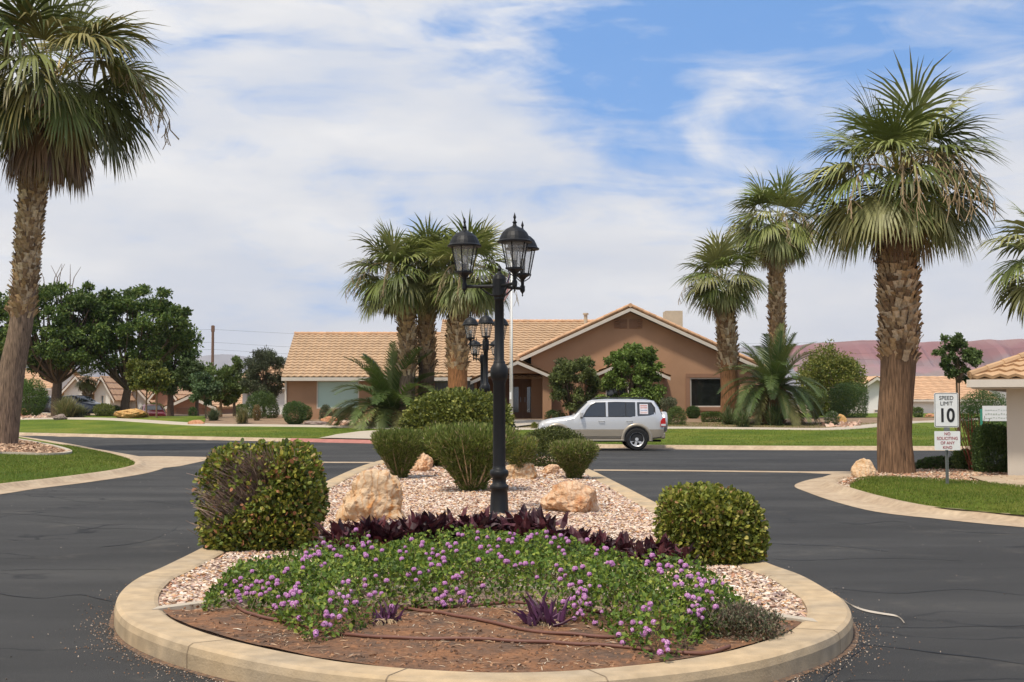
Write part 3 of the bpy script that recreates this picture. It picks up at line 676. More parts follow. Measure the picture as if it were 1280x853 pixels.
# ---- island bushes
c = at(572, 560, 30.5); bush('large rounded leafy bush left of the second lamp post', 'bush', (c.x, 30.5, .13), PR(BALL, 1.80), 1.27, 1.15, 15000, .085, .055, [(.12, .145, .025), (.17, .19, .035), (.25, .25, .05), (.07, .09, .02)], [4, 3, 1.6, 2], rag=.07, sq=2.6, tmpl=(RLEAF, RLEAF_F))
FINE = [(.14, .185, .035), (.19, .235, .05), (.27, .28, .08), (.09, .125, .025), (.32, .26, .13)]
c = at(590, 600, 21.2); bush('wide flat-topped shrub flaring upward behind the front lamp post', 'bush', (c.x, 21.2, .14), PR(CONE, 1.08), .78, .74, 14000, .085, .017, FINE, [4, 4, 2, 3, 1], rag=.06, sq=2.6, upright=1.3, stems=70, stemcol=(.42, .31, .18), inner=.6, depth=.3)
c = at(500, 590, 25.5); bush('flat-topped flaring shrub, narrower, beside the tallest boulder', 'bush', (c.x, 25.5, .14), PR(CONE, .92), .55, .55, 12000, .075, .013, FINE, [4, 4, 2, 3, 1], rag=.06, sq=2.8, upright=1.3, stems=26, stemcol=(.30, .22, .13), inner=.8)
c = at(650, 575, 24.6); bush('thin shrub top showing right of the front lamp post', 'bush', (c.x, 24.6, .14), PR(CONE, .8), .32, .4, 4500, .075, .013, FINE+[(.3, .28, .05)], None, rag=.1, upright=1.3, stems=12)
c = at(691, 570, 30); bush('low dark rounded bush in front of the silver car', 'bush', (c.x, 30, .13), PR(DOME, .92), .86, .8, 12000, .05, .028, [(.07, .09, .02), (.10, .12, .025), (.14, .15, .035), (.05, .06, .015)], None, rag=.07)
c = at(718, 590, 25.2); bush('small flaring grey-green shrub near the right kerb', 'bush', (c.x, 25.2, .13), PR(CONE, .72), .46, .44, 9000, .07, .012, FINE, None, rag=.09, upright=.9, stems=18, inner=.8)

# ---- lantana ground cover, flowers
bl = [(255, 765), (300, 762), (345, 778), (390, 806), (440, 794), (500, 772), (560, 768), (650, 764), (700, 780), (750, 787), (790, 814), (835, 828), (880, 800), (940, 790)]
front = [plane(*p, .16) for p in bl]
back = [plane(x, y, z) for x, y, z in ((950, 768, .2), (910, 745, .28), (850, 722, .36), (790, 697, .42), (720, 676, .45), (640, 668, .45), (550, 670, .45), (470, 678, .42), (410, 690, .38), (350, 702, .3), (300, 722, .24), (256, 745, .18))]
LAN = [(p.x, p.y) for p in front+back]
dlan = dist_poly(np.array(LAN))
def lanh(x, y):
    d = dlan(x, y); fade = min(1, d/.22)
    k = .33 if x < 1.2 else max(.14, .33-(x-1.2)*.22)
    return (k*max(.5, 1-.5*max(0, -x-1.4)))*fade**.55*(1+.45*mnoise.noise((x*2.2, y*2.2, 4))+.15*mnoise.noise((x*7, y*7, 4)))
def lantana():
    n = 90000; X = rng.uniform(-2.8, 2.4, n); Y = rng.uniform(6.8, 12, n); k = inpoly(X, Y, LAN); X, Y = X[k], Y[k]; n = len(X)
    hz = np.array([max(.03, lanh(x, y)) for x, y in zip(X, Y)]); f = 1-rng.random(n)**2.2*.75
    g0 = np.array([mnoise.noise((x*1.6, y*1.6, 11)) for x, y in zip(X, Y)])
    keep = rng.random(n) < np.clip(.85+g0*1.1, .35, 1); X, Y, hz, f, g0 = X[keep], Y[keep], hz[keep], f[keep], g0[keep]; n = len(X)
    C = np.c_[X, Y, .14+hz*f+rng.normal(0, .012, n)]
    A = nrmz(rvec(n)*.9+np.array([0, -.25, .5])); B, Q = frames(A); Q = nrmz(Q*.5+np.array([0, -.3, .8])+rvec(n)*.4); B = nrmz(np.cross(Q, A)); Q = np.cross(A, B)
    s = rng.uniform(.7, 1.4, n)
    m = M(); m.inst(LEAF6, LEAF6_F, C, A, B, Q, np.c_[s*.034, s*.024, s*.034], pal([(.08, .14, .018), (.125, .195, .025), (.19, .25, .03), (.27, .31, .05), (.05, .085, .015)], n, .18, [4, 4, 3, 1.2, 2]))
    for i in range(450):     # stems
        j = rng.integers(0, n); t = Vector(C[j])+Vector((0, 0, .02)); b0 = Vector((t.x+random.gauss(0, .1), t.y+random.gauss(0, .1), .14)); m.tube([b0, (b0+t)/2, t], .003, 3, (.16, .13, .06), cap=False)
    o = tag(m.build('lantana', LEAF), 'low green flowering ground cover dotted with small purple blossoms', 'flower bed', kind='stuff')
    # blossoms: little domes of florets
    fm = M(); k = 34; A = nrmz(rvec(k)+np.array([0, 0, .7])); B, Q = frames(A)
    fm.inst([(-.5, -.5, 0), (.5, -.5, 0), (.5, .5, 0), (-.5, .5, 0)], [(0, 1, 2, 3)], A*.013, nrmz(B), nrmz(Q), A, .0135, pal([(.66, .30, .60), (.76, .42, .70), (.50, .16, .46), (.82, .58, .76), (.38, .10, .36)], k, .2))
    fm.lathe([(.0, -.006), (.009, .0), (.008, .008), (0, .011)], 6, (0, 0, 0), (.5, .2, .5))
    PET = mat('petal', rough=.6, var=.05, trans=.3)
    pix = []
    r = random.Random(3)
    cl = [(300, 745, 22, 12, 16), (330, 735, 25, 14, 18), (385, 700, 22, 12, 10), (420, 690, 30, 14, 14), (470, 690, 35, 18, 10), (360, 750, 30, 16, 20), (430, 760, 40, 25, 16), (540, 690, 30, 15, 16), (570, 740, 28, 26, 20), (600, 690, 40, 18, 18), (640, 672, 40, 10, 12), (700, 670, 40, 12, 18), (690, 705, 40, 20, 10), (720, 720, 30, 24, 16), (770, 690, 40, 18, 16), (730, 760, 25, 18, 16), (800, 785, 30, 22, 14), (845, 720, 26, 18, 16), (880, 740, 26, 18, 20), (870, 765, 22, 16, 8), (460, 740, 60, 26, 10), (520, 715, 60, 26, 9), (400, 785, 18, 10, 7), (830, 812, 10, 8, 5)]
    pts = []
    for cx, cy, sx, sy, k in cl:
        for _ in range(k): pts.append((r.gauss(cx, sx*.62), r.gauss(cy, sy*.62)))
    proto = None; rest = M(); cnt = 0; base = fm
    arrV = np.concatenate(fm.v); 
    hits = []
    for px, py in pts:      # drop each blossom on the plant surface it is seen on
        d = ray(px, py); ok = None
        for D in np.arange(7, 13, .03):
            p = d*D/d[1]; z = p[2]+CAMH
            if inpoly(np.array([p[0]]), np.array([D]), LAN)[0] and z <= .16+lanh(p[0], D): ok = Vector((p[0], D, z+.012)); break
            if z < .12: break
        if ok: hits.append(ok)
    hits.sort(key=lambda p: p.y)
    for i, p in enumerate(hits):
        rot = (random.uniform(-.6, .4), random.uniform(-.4, .4), random.uniform(0, 6)); sc = random.uniform(.85, 1.35)
        if i < 100:
            if proto is None: proto = fm.build('blossom', PET); c_ = proto
            else: c_ = proto.copy(); COL.objects.link(c_)
            c_.parent = o; c_.location = p; c_.rotation_euler = rot; c_.scale = (sc,)*3
        else:
            V = arrV*sc; fc = []; 
            sub = M(); rest.v.append(V+np.array(p)); rest.c.append(np.concatenate(fm.c)); rest.l.append(np.concatenate(fm.l)+rest.n); rest.s.append(np.concatenate(fm.s)); rest.m.append(np.concatenate(fm.m)); rest.n += len(V)
    if rest.v: tag(rest.build('blossoms', PET, o), kind='stuff')
lantana()
# ---- dark purple plants, in an arc behind the flowers
BLADE = [(0, -.35, 0), (0, .35, 0), (.35, -.5, -.06), (.35, .5, -.06), (.35, 0, -.16), (.7, -.32, -.02), (.7, .32, -.02), (1, 0, -.12), (0, 0, -.1), (.7, 0, -.1)]
BLADE_F = [(0, 2, 4, 8), (8, 4, 3, 1), (2, 5, 9, 4), (4, 9, 6, 3), (5, 7, 9), (9, 7, 6)]
PURP = mat('purple_leaf', rough=.5, var=.15, vscale=10, trans=.12, spec=.4)
def rosette(m, base, n, h, r, L, W, cols, up=.5):
    th = rng.uniform(0, 6.283, n); el = rng.uniform(-.1, 1.3, n); t = rng.random(n)
    C = np.array(base)+np.c_[np.cos(th)*r*.5*t, np.sin(th)*r*.5*t, h*rng.uniform(.1, .75, n)]
    A = nrmz(np.c_[np.cos(th)*np.cos(el), np.sin(th)*np.cos(el), np.sin(el)*up+.15]); B = nrmz(np.cross(np.tile([0, 0, 1.], (n, 1))+rvec(n)*.25, A)); N = np.cross(A, B)
    s = rng.uniform(.6, 1.15, n); m.inst(BLADE, BLADE_F, C, A, B, N, np.c_[s*L, s*W, s*L], pal(cols, n, .2))
dk = [(.045, .010, .015), (.075, .015, .022), (.028, .008, .012), (.10, .025, .03), (.05, .02, .025)]
arc = [(440, 688, 12.0), (462, 680, 12.2), (490, 674, 12.4), (520, 668, 12.7), (548, 663, 12.9), (578, 658, 13.2), (606, 660, 13.1), (640, 658, 13.2), (668, 660, 12.9), (700, 672, 12.7), (735, 678, 12.3), (765, 686, 12.0), (795, 694, 11.7), (815, 700, 11.5)]
for i, (px, py, D) in enumerate(arc):
    b = at(px, py, D); big = 1.0 if i < 9 else .72
    e = empty('purple_plant', (b.x, D, .14), 'dark burgundy leafy plant in the row behind the purple flowers', 'plant', 'dark purple plants in a row on the island')
    m = M()
    for j in range(4): rosette(m, (b.x+random.gauss(0, .11), D+random.gauss(0, .14), .12), 30, .38*big, .26, .19*big, .10*big, dk, .9)
    m.build('leaves', PURP, e)
# bright purple accents in the soil
for (px, py, sc, lb) in ((683, 786, .8, 'bright purple spiky plant with dry roots in the middle of the soil bed'), (484, 784, .55, 'sparse purple plant with withered leaves left of the hoses'), (430, 650, .5, 'tiny burgundy plant beside the tallest boulder'), (555, 672, .01, '')):
    if sc < .1: continue
    b = plane(px, py, .15) if py > 700 else at(px, py, 14.6)
    if py < 700: b.z = .17
    e = empty('purple_plant', b, lb, 'plant'); m = M(); pc = [(.11, .035, .09), (.15, .055, .13), (.07, .025, .05), (.2, .1, .17)] if py > 700 else dk
    th = rng.uniform(0, 6.28, int(46*sc)+8); n = len(th); el = rng.uniform(.3, 1.45, n) if py > 700 else rng.uniform(.1, 1.2, n)
    A = nrmz(np.c_[np.cos(th)*np.cos(el), np.sin(th)*np.cos(el), np.sin(el)]); B = nrmz(np.cross(np.tile([.05, 0, 1.], (n, 1)), A)); N = np.cross(A, B); s = rng.uniform(.5, 1.1, n)*sc
    m.inst(BLADE, BLADE_F, np.array(b)+np.c_[rng.normal(0, .06*sc, (n, 2)), rng.uniform(0, .05, n)], A, B, N, np.c_[s*.29, s*.05, s*.24], pal(pc, n, .2)); m.build('leaves', PURP, e)
    if py > 700:
        m = M()
        for k in range(60):
            a = random.uniform(0, 6.28); l = random.uniform(.05, .16); m.tube([b+Vector((0, 0, .05)), b+Vector((math.cos(a)*l*.6, math.sin(a)*l*.6, .05)), b+Vector((math.cos(a)*l, math.sin(a)*l, .0))], .0035, 4, np.array((.42, .31, .19))*random.uniform(.6, 1.2), cap=False)
        m.build('dry_stalks', BARK, e)
c = plane(930, 797, .15); bush('low grey-green straggly shrub at the right end of the bed', 'shrub', (c.x, c.y+.12, .13), PR(DOME, .17), .29, .22, 4000, .026, .011, [(.12, .13, .07), (.16, .16, .09), (.08, .09, .05), (.24, .18, .12), (.2, .13, .1)], None, rag=.25, stems=40, stemcol=(.25, .17, .1), name='shrub', lump=.2)
# drip hoses
HOSE = mat('hose_rubber', (.15, .065, .045), .55, .15, 10, 0)
def hose(lb, pix, r=.0115):
    P = [plane(x, y, .155) for x, y in pix]; P = [(p.x, p.y) for p in P]; q = crom(P, 8); m = M()
    pts = [(x, y, soilz(x, y)+.016) for x, y in q]; m.tube(pts, r, 8, (.15, .07, .05)); o = m.build('drip_hose', HOSE, smooth=True); tag(o, lb, 'hose', 'drip hoses on the soil bed')
hose('brown drip hose nearest the kerb, running the whole width of the bed', [(290, 757), (305, 768), (335, 778), (375, 785), (400, 793), (450, 799), (500, 802), (560, 804), (640, 806.5), (720, 808), (780, 811), (830, 816), (880, 817), (912, 809)])
hose('brown drip hose running diagonally from the left purple plant to mid bed', [(505, 770), (540, 775), (590, 783), (650, 793), (700, 798), (760, 800), (803, 797)])
hose('short straight brown drip hose ending under the flowers', [(500, 768), (540, 768), (590, 766.5), (620, 764.5), (660, 763), (760, 775), (800, 778)])
# pale strap on the road at the right of the kerb
m = M(); P = crom([plane(x, y, 0)[:2] for x, y in ((1052, 750), (1064, 758), (1080, 764), (1100, 768), (1118, 771), (1126, 775), (1131, 781))], 6)
m.sheet([[(x, y-w, .006), ] for x, y, w in []] or [[(p[0], p[1]-(.10*(1-i/len(P))**2+.022), .007) for i, p in enumerate(P)], [(p[0], p[1], .016) for p in P], [(p[0], p[1]+.02, .007) for p in P]])
tag(m.build('strap', mat('pale_strap', (.42, .37, .31), .8, .15, 5)), 'pale flattened strap lying on the road at the right of the kerb', 'strap')

# ---- boulders
def rockmat(name, a, b_, c_, sc=3.0):
    m = bpy.data.materials.new(name); m.use_nodes = True; t = m.node_tree; b = t.nodes['Principled BSDF']
    tc = nd(t, 'ShaderNodeTexCoord'); n1 = nd(t, 'ShaderNodeTexNoise', i_Scale=sc, i_Detail=8.0, i_Roughness=.6, i_Distortion=.8); lk(t, tc.outputs['Object'], n1.inputs['Vector'])
    r = ramp(t, [(.36, a), (.5, b_), (.58, a), (.64, c_), (.72, b_)], n1.outputs[0]); 
    w = nd(t, 'ShaderNodeTexWave', i_Scale=sc*1.2, i_Distortion=9.0, i_Detail=4.0); w.inputs['Detail Scale'].default_value = 1.4; lk(t, tc.outputs['Object'], w.inputs['Vector'])
    wr = ramp(t, [(.0, .0), (.80, 0.0), (.96, .45)], w.outputs[0]); mx = nd(t, 'ShaderNodeMixRGB'); lk(t, wr.outputs[0], mx.inputs[0]); lk(t, r.outputs[0], mx.inputs[1]); mx.inputs[2].default_value = (*c_, 1)
    lk(t, mx.outputs[0], b.inputs['Base Color']); b.inputs['Roughness'].default_value = .85; b.inputs['Specular IOR Level'].default_value = .2
    nb = nd(t, 'ShaderNodeTexNoise', i_Scale=14.0, i_Detail=8.0, i_Roughness=.7); lk(t, tc.outputs['Object'], nb.inputs['Vector'])
    bp = nd(t, 'ShaderNodeBump'); bp.inputs['Distance'].default_value = .03; lk(t, nb.outputs[0], bp.inputs['Height']); lk(t, bp.outputs[0], b.inputs['Normal'])
    return m
RK = rockmat('sandstone_pale', (.54, .35, .19), (.62, .46, .30), (.50, .21, .06)); RO = rockmat('sandstone_orange', (.55, .32, .17), (.66, .46, .30), (.46, .19, .08), 4)
RY = rockmat('sandstone_yellow', (.50, .29, .10), (.58, .36, .14), (.42, .2, .07), 1.0); RR = rockmat('sandstone_red', (.42, .18, .09), (.5, .27, .15), (.33, .13, .07), 2); RG = rockmat('rock_grey', (.22, .16, .14), (.3, .24, .2), (.18, .12, .1), 2)
def rock(lb, base, sx, sy, sz, mt, seed, tilt=0, cuts=10, shape=None, amp=.35, blobs=None):
    import bmesh
    bm = bmesh.new(); bmesh.ops.create_icosphere(bm, subdivisions=5, radius=1); r = random.Random(seed)
    pl = []
    for k in range(cuts):
        n = Vector((r.gauss(0, 1), r.gauss(0, 1), r.gauss(.15, .8))).normalized(); pl.append((n, r.uniform(.62, .9)))
    for v in bm.verts:
        p = v.co.normalized()
        for n, d in pl:
            dd = p.dot(n)-d
            if dd > 0: p = p-n*dd*.92
        nz = mnoise.fractal(p*1.3+Vector((seed*3.1, 0, 0)), .9, 2.1, 5)*amp*.5+abs(mnoise.noise(p*2.6+Vector((seed, 5, 0))))*-.22*amp*2
        nz += .05*mnoise.fractal(p*6+Vector((seed, 0, 0)), .8, 2, 4)
        p = p*(1+nz)
        if blobs:
            d = v.co.normalized(); best = .05
            for bx_, by_, bz_, br in blobs:
                cc = Vector((bx_, by_, bz_)); bb = d.dot(cc); q2 = bb*bb-cc.length_squared+br*br
                if q2 > 0: best = max(best, bb+math.sqrt(q2))
            p = d*best*(p.length**1.0)
        if shape: p = shape(p)
        x, y, z = p.x*sx, p.y*sy, p.z*sz
        ca, sa = math.cos(tilt), math.sin(tilt); x, z = x*ca-z*sa, x*sa+z*ca
        v.co = (x, y, z)
    zmin = min(v.co.z for v in bm.verts); cut = zmin*.62
    for v in bm.verts: v.co.z = max(v.co.z, cut)-cut-.03
    me = bpy.data.meshes.new('boulder'); bm.to_mesh(me); bm.free(); me.materials.append(mt)
    me.polygons.foreach_set('use_smooth', np.zeros(len(me.polygons), bool))
    o = bpy.data.objects.new('boulder', me); COL.objects.link(o); o.location = base; return tag(o, lb, 'boulder')
def isl(px, D): return Vector((at(px, 600, D).x, D, .13))
def sh1(p): # tall boulder: broad shoulders to the upper right, long skirt to the lower left
    t = max(0, min(1, (p.z+.9)/1.7)); z = min(p.z, .74+.10*p.x); w = 1.12-.28*t
    return Vector((p.x*w+.30*t-.14+(.16 if p.x > 0 and p.z > .1 else 0)*min(1, p.x*3), p.y*1.05, z))
rock('tall pale boulder with orange veins left of the lamp post', isl(462, 16.2), .98, .85, .86, RK, 4, 0, 8, None, .38, [(.06, -.04, .03, .37), (0, 0, 0, .36), (.20, 0, .20, .28), (.0, -.05, .26, .25), (-.22, -.05, -.22, .26), (.17, -.05, -.22, .28), (-.05, -.2, -.1, .3)])
rock('small orange-brown boulder between the two left shrubs', isl(529, 28.2), .28, .3, .26, RO, 11, 0, 8)
rock('cream boulder just right of the lamp post foot', isl(651, 24.6), .32, .3, .29, RK, 21, -.35, 8)
rock('low wedge shaped boulder with striped grain right of the lamp post', isl(717, 17.3), .42, .34, .28, RO, 33, -.2, 8)
rock('small orange boulder peeking from behind the right shrub', isl(688, 26.6), .22, .2, .15, RO, 41, .3, 8)
rock('little pale stone near the right shrub foot', isl(682, 27.4), .12, .1, .08, RK, 45)
b = spot(1085, 599, .12) if False else plane(1084, 598.5, .14); rock('rounded tan boulder leaning beside the big palm trunk', (b.x, b.y+.2, .12), .26, .26, .27, RK, 52, .1, 6, None, .2)
def farrock(lb, px, py, w, h, mt, seed, D=None, **k):
    g = spot(px, py) if D is None else gnd(px, D); s = g.y/F; return rock(lb, (g.x, g.y, g.z-.02), w*s/2*1.06, w*s/2*.8, h*s*.66, mt, seed, **k)
farrock('long yellow sandstone boulder on the left lawn crest', 162, 523, 43, 13.5, RY, 61, amp=.2)
farrock('reddish flat boulder under the round green bush far left', 26, 520, 24, 9, RR, 62)
farrock('grey boulder by the tall grass clump', 75, 525, 19, 8, RG, 63)
farrock('low red block of stone on the lawn by the sapling', 246, 531, 22, 6.5, RR, 64, amp=.15)
farrock('yellow-orange boulder in front of the sago palm', 469, 530, 21, 8.5, RY, 65)
farrock('brown boulder below the big window', 412, 529, 22, 9, RR, 66)
farrock('flat brown slab rock left of the window boulder', 396, 531, 34, 6, RG, 67)
farrock('upright orange slab rock by the dark hedge', 1052, 530, 13, 14, RY, 68, amp=.15)
farrock('brown rock right of the big palm across the lawn', 1163, 522, 14, 6, RR, 69)
farrock('small grey rock below the rectangular hedge', 832, 527, 14, 6, RG, 71)
def rubble(px0, px1, py, n, lb):
    m = M(); C = []
    for i in range(n): s = spot(random.uniform(px0, px1), random.gauss(py, 1.2)); C.append(tuple(s))
    A = rvec(n); B, N = frames(A); m.inst(OCT, OCT_F, np.array(C), A, B, N, rng.uniform(.08, .25, n), pal([(.5, .33, .24), (.6, .45, .34), (.4, .24, .16)], n, .2)); tag(m.build('rubble', STONE), lb, 'rubble', kind='stuff')
rubble(415, 470, 530.5, 160, 'pinkish rubble stones in the bed below the window'); rubble(1030, 1075, 532, 90, 'pinkish rubble at the foot of the orange slab rock'); rubble(18, 60, 522, 60, 'pale rubble in the far left bed')

# ---------------------------------------------------------------- palms
BOOT = [(0, -.5, .0), (0, .5, .0), (.55, -.42, .10), (.55, .42, .10), (1.0, -.55, .34), (1.0, -.1, .26), (1.0, .12, .26), (1.0, .55, .34), (.62, 0, .2), (0, 0, .12)]
BOOT_F = [(0, 9, 8, 2), (9, 1, 3, 8), (2, 8, 5, 4), (8, 3, 7, 6), (5, 8, 6)]
def palm_trunk(e, path, radii, z_boot0, z_boot1, bootL, cols, barecol, dens=1.0):
    P = crom([tuple(p) for p in path], 8); t = np.linspace(0, 1, len(P)); rr = np.interp(t, np.linspace(0, 1, len(radii)), radii)
    m = M(); base = []
    m.tube([tuple(p) for p in P], list(rr), 56, barecol)
    V = m.v[-1].reshape(len(P), 56, 3); cen = V.mean(1, keepdims=True); dd_ = V-cen; k_ = np.ones((len(P), 56, 1))
    for i in range(len(P)):
        for j in range(56):
            a_ = j/56*6.2832; k_[i, j, 0] = 1+.045*mnoise.noise((math.cos(a_)*7, math.sin(a_)*7, P[i][2]*.7))+.03*mnoise.noise((math.cos(a_)*16, math.sin(a_)*16, P[i][2]*1.5))
    m.v[-1] = (cen+dd_*k_).reshape(-1, 3); TR = m.build('trunk', PALMBARK, e, smooth=True)
    # old leaf bases on a spiral
    m = M(); zs = np.array([p[2] for p in P]); Pa = np.array(P)
    C = []; A = []; N = []; S = []
    z = z_boot0; k = 0; rowh = bootL*.30/dens
    while z < z_boot1:
        c = np.array([np.interp(z, zs, Pa[:, j]) for j in (0, 1)]); r = float(np.interp(z, zs, rr)); nb = max(6, int(2*math.pi*r/(bootL*.62)*dens))
        for j in range(nb):
            a = 2*math.pi*(j+(k % 2)*.5+random.gauss(0, .12))/nb; o = np.array([math.cos(a), math.sin(a), 0]); 
            f = (z-z_boot0)/(z_boot1-z_boot0); lean = random.gauss(.12, .12) + (.45 if z < z_boot0+bootL*.7 else 0)*random.random()*(-2.2 if random.random() < .3 else 1)
            up = np.array([0, 0, 1.])+o*lean+np.array([-o[1], o[0], 0])*random.gauss(0, .22); up /= np.linalg.norm(up)
            C.append((c[0]+o[0]*r*.94, c[1]+o[1]*r*.94, z+random.gauss(0, .02))); A.append(up); N.append(o)
            S.append((bootL*random.uniform(.75, 1.25), bootL*random.uniform(.42, .68), bootL*random.uniform(.5, 1.2)))
        z += rowh; k += 1
    C = np.array(C); A = np.array(A); N = np.array(N); B = nrmz(np.cross(N, A)); N = np.cross(A, B)
    m.inst(BOOT, BOOT_F, C, A, B, N, np.array(S), pal(cols, len(C), .25)); m.build('leaf_bases', BARK, e)
PALMBARK = mat('palm_bark', None, .95, .95, 2.2, .05, 4, stretch=(16, 16, 1.2), det=8)
TAN = [(.42, .30, .18), (.34, .23, .13), (.50, .38, .25), (.22, .14, .08), (.38, .25, .13)]
def fan_frond(mg, c, az, el, Lp, Lb, droop, col, spread=1.95, nleaf=30, wfac=1.0, hang=.55):
    d = Vector((math.cos(az)*math.cos(el), math.sin(az)*math.cos(el), math.sin(el))); side = Vector((-math.sin(az), math.cos(az), 0))
    pts = [Vector(c)]; dd = d.copy(); ns = 5
    for i in range(ns):
        pts.append(pts[-1]+dd*(Lp/ns)); dd = (dd+Vector((0, 0, -droop*.30))).normalized()
    tip = pts[-1]; upv = side.cross(dd).normalized()*-1
    upv = dd.cross(side).normalized()
    if upv.z < 0 and abs(dd.z) < .98: upv = -upv
    pc = np.array(col)*np.array((1.5, 1.25, 1.1))
    w = Lp*.014+.008
    V = []
    for i, p in enumerate(pts): V += [tuple(p-side*w*(1.4-.6*i/ns)), tuple(p+side*w*(1.4-.6*i/ns))]
    mg.raw(V, [(2*i, 2*i+1, 2*i+3, 2*i+2) for i in range(ns)], pc)
    roll = random.gauss(0, .25); side2 = side*math.cos(roll)+upv*math.sin(roll); upv2 = upv*math.cos(roll)-side*math.sin(roll)
    for k in range(nleaf):
        ph = (k/(nleaf-1)*2-1)*spread; ph += random.gauss(0, .03)
        fd = (dd*math.cos(ph)+side2*math.sin(ph)*.92+upv2*(.18*abs(math.sin(ph)))).normalized()
        L = Lb*(1-.30*(abs(ph)/spread)**2)*random.uniform(.85, 1.1); sp = 2*spread/(nleaf-1)
        wd = (fd.cross(upv2)).normalized(); 
        tt = (0.02, .22, .45, .7, 1.0); ww = [sp*.5*.02*L*1.1+.002, sp*.5*.22*L*1.1, sp*.5*.42*L*wfac, sp*.5*.34*L*wfac, .001]
        g = hang*random.uniform(.6, 1.4); V = []; pos = tip.copy(); prev = 0; fdd = fd.copy(); cc = np.array(col)*random.uniform(.85, 1.15)
        fold = upv2*(.22 if k % 2 else -.22)
        for j, t in enumerate(tt):
            if j: pos = pos+fdd*L*(t-prev); fdd = (fdd+Vector((0, 0, -g*(t-prev)*(1.1+1.6*t)))).normalized()
            prev = t
            V += [tuple(pos-(wd+fold)*ww[j]), tuple(pos+(wd-fold)*ww[j])]
        C = np.tile(cc, (10, 1)); 
        if random.random() < .5: C[8:] = cc*.5+np.array((.30, .22, .11))*.5
        mg.raw(V, [(2*j, 2*j+1, 2*j+3, 2*j+2) for j in range(4)], C)
def fan_palm(lb, base, path, radii, boot, crown_c, Rr, nf=48, seed=1, bootL=.28, cols=TAN, bare=(.36, .20, .10), green=((.15, .185, .045), (.20, .225, .06), (.26, .26, .09), (.11, .14, .03)), skirt=8, group='fan palms', nleaf=30, emin=-50, dens=1.0, azr=None, hang=.55, stalks=6, skirtL=1.0, trunk=True, low=0):
    random.seed(seed); e = empty('fan_palm', base, lb, 'palm tree', group)
    if trunk: palm_trunk(e, path, radii, boot[0], boot[1], bootL, cols, bare, dens)
    m = M(); c = Vector(crown_c)
    for i in range(nf):
        f = (i+.5)/nf; el = R(86-(86-emin)*f**.85)+random.gauss(0, .10); az = i*2.39996+random.gauss(0, .2)
        if azr and not azr(az): continue
        g = np.array(random.choice(green))*random.uniform(.65, 1.25)
        if f > .8: g = g*.7+np.array((.22, .18, .06))*.3*random.uniform(.6, 1.2)
        dr = .30+.20*f+.2*max(0, math.cos(el))
        fan_frond(m, c+Vector((math.cos(az)*.12*Rr, math.sin(az)*.12*Rr, -.22*Rr*f+.04*Rr)), az, el, Rr*random.uniform(.30, .55), Rr*random.uniform(.62, .80)*(1-.28*max(0, f-.5)/.5), dr, g, nleaf=nleaf, hang=hang*(1.0+.45*f), spread=random.uniform(1.5, 1.95))
    m.build('crown', FROND, e)
    if skirt:
        m = M()
        for i in range(skirt):
            az = i*2.39996+1; el = R(random.uniform(-62, -35)); g = np.array(random.choice([(.20, .11, .055), (.27, .17, .08), (.14, .08, .045), (.24, .19, .08)]))
            fan_frond(m, c+Vector((math.cos(az)*.1*Rr, math.sin(az)*.1*Rr, -.28*Rr)), az, el, Rr*.42*skirtL, Rr*.5*skirtL, .9, g, spread=1.0, nleaf=18, wfac=.8, hang=1.4)
        m.build('dead_fronds', FROND, e)
    if stalks:
        m = M()
        for i in range(stalks):
            az = random.uniform(0, 6.28); p = c.copy(); d = Vector((math.cos(az), math.sin(az), .9)).normalized(); pts = [p]
            for k in range(9): pts.append(pts[-1]+d*Rr*.15); d = (d+Vector((0, 0, -.30))).normalized()
            m.tube(pts, [Rr*.008]*6+[Rr*.004]*4, 4, (.42, .31, .16), cap=False)
            for q in pts[4:]:
                for _ in range(4):
                    l = Rr*random.uniform(.10, .25); m.tube([q, q+Vector((random.gauss(0, .1)*l, random.gauss(0, .1)*l, -l*.5)), q+Vector((random.gauss(0, .2)*l, random.gauss(0, .2)*l, -l))], Rr*.0045, 3, np.array((.46, .34, .2))*random.uniform(.6, 1.2), cap=False)
        m.build('flower_stalks', FROND, e)
    return e
# big right palm
D = 27.2; b = at(1121, 592, D); tp = at(1125, 262, D); s = D/F
fan_palm('tallest looking fan palm with thick bare lower trunk beside the speed sign', (b.x, D, .12), [(b.x, D, .05), (at(1118, 540, D).x, D, at(0, 540, D).z), (at(1123, 450, D).x, D, at(0, 450, D).z), (at(1124, 400, D).x, D, at(0, 400, D).z), (at(1122, 330, D).x, D, at(0, 330, D).z), (tp.x, D, tp.z)],
         [.40, .36, .355, .38, .385, .37, .28], (at(0, 452, D).z, at(0, 296, D).z), at(1125, 222, D), 2.08, 58, 5, .23, bare=(.21, .125, .07), skirt=8, nleaf=36, skirtL=.8, stalks=12, hang=.64, emin=-24)
# left palm, leaning
D = 44.0; pts = [at(px, py, D) for px, py in ((2, 556), (14, 470), (27, 400), (36, 300), (42, 230), (46, 170), (48, 120))]; pts[0].z = .15
fan_palm('leaning fan palm at the left edge with a shaggy brown skirt', pts[0], pts, [.52, .43, .38, .38, .42, .46, .4], (pts[2].z+.05, pts[5].z), at(66, 95, D), 3.8, 56, 9, .30, bare=(.21, .145, .10), green=((.10, .125, .03), (.14, .155, .04), (.22, .19, .055), (.08, .10, .025)), skirt=26, nleaf=36, stalks=6, emin=-28, hang=.75, skirtL=.95)
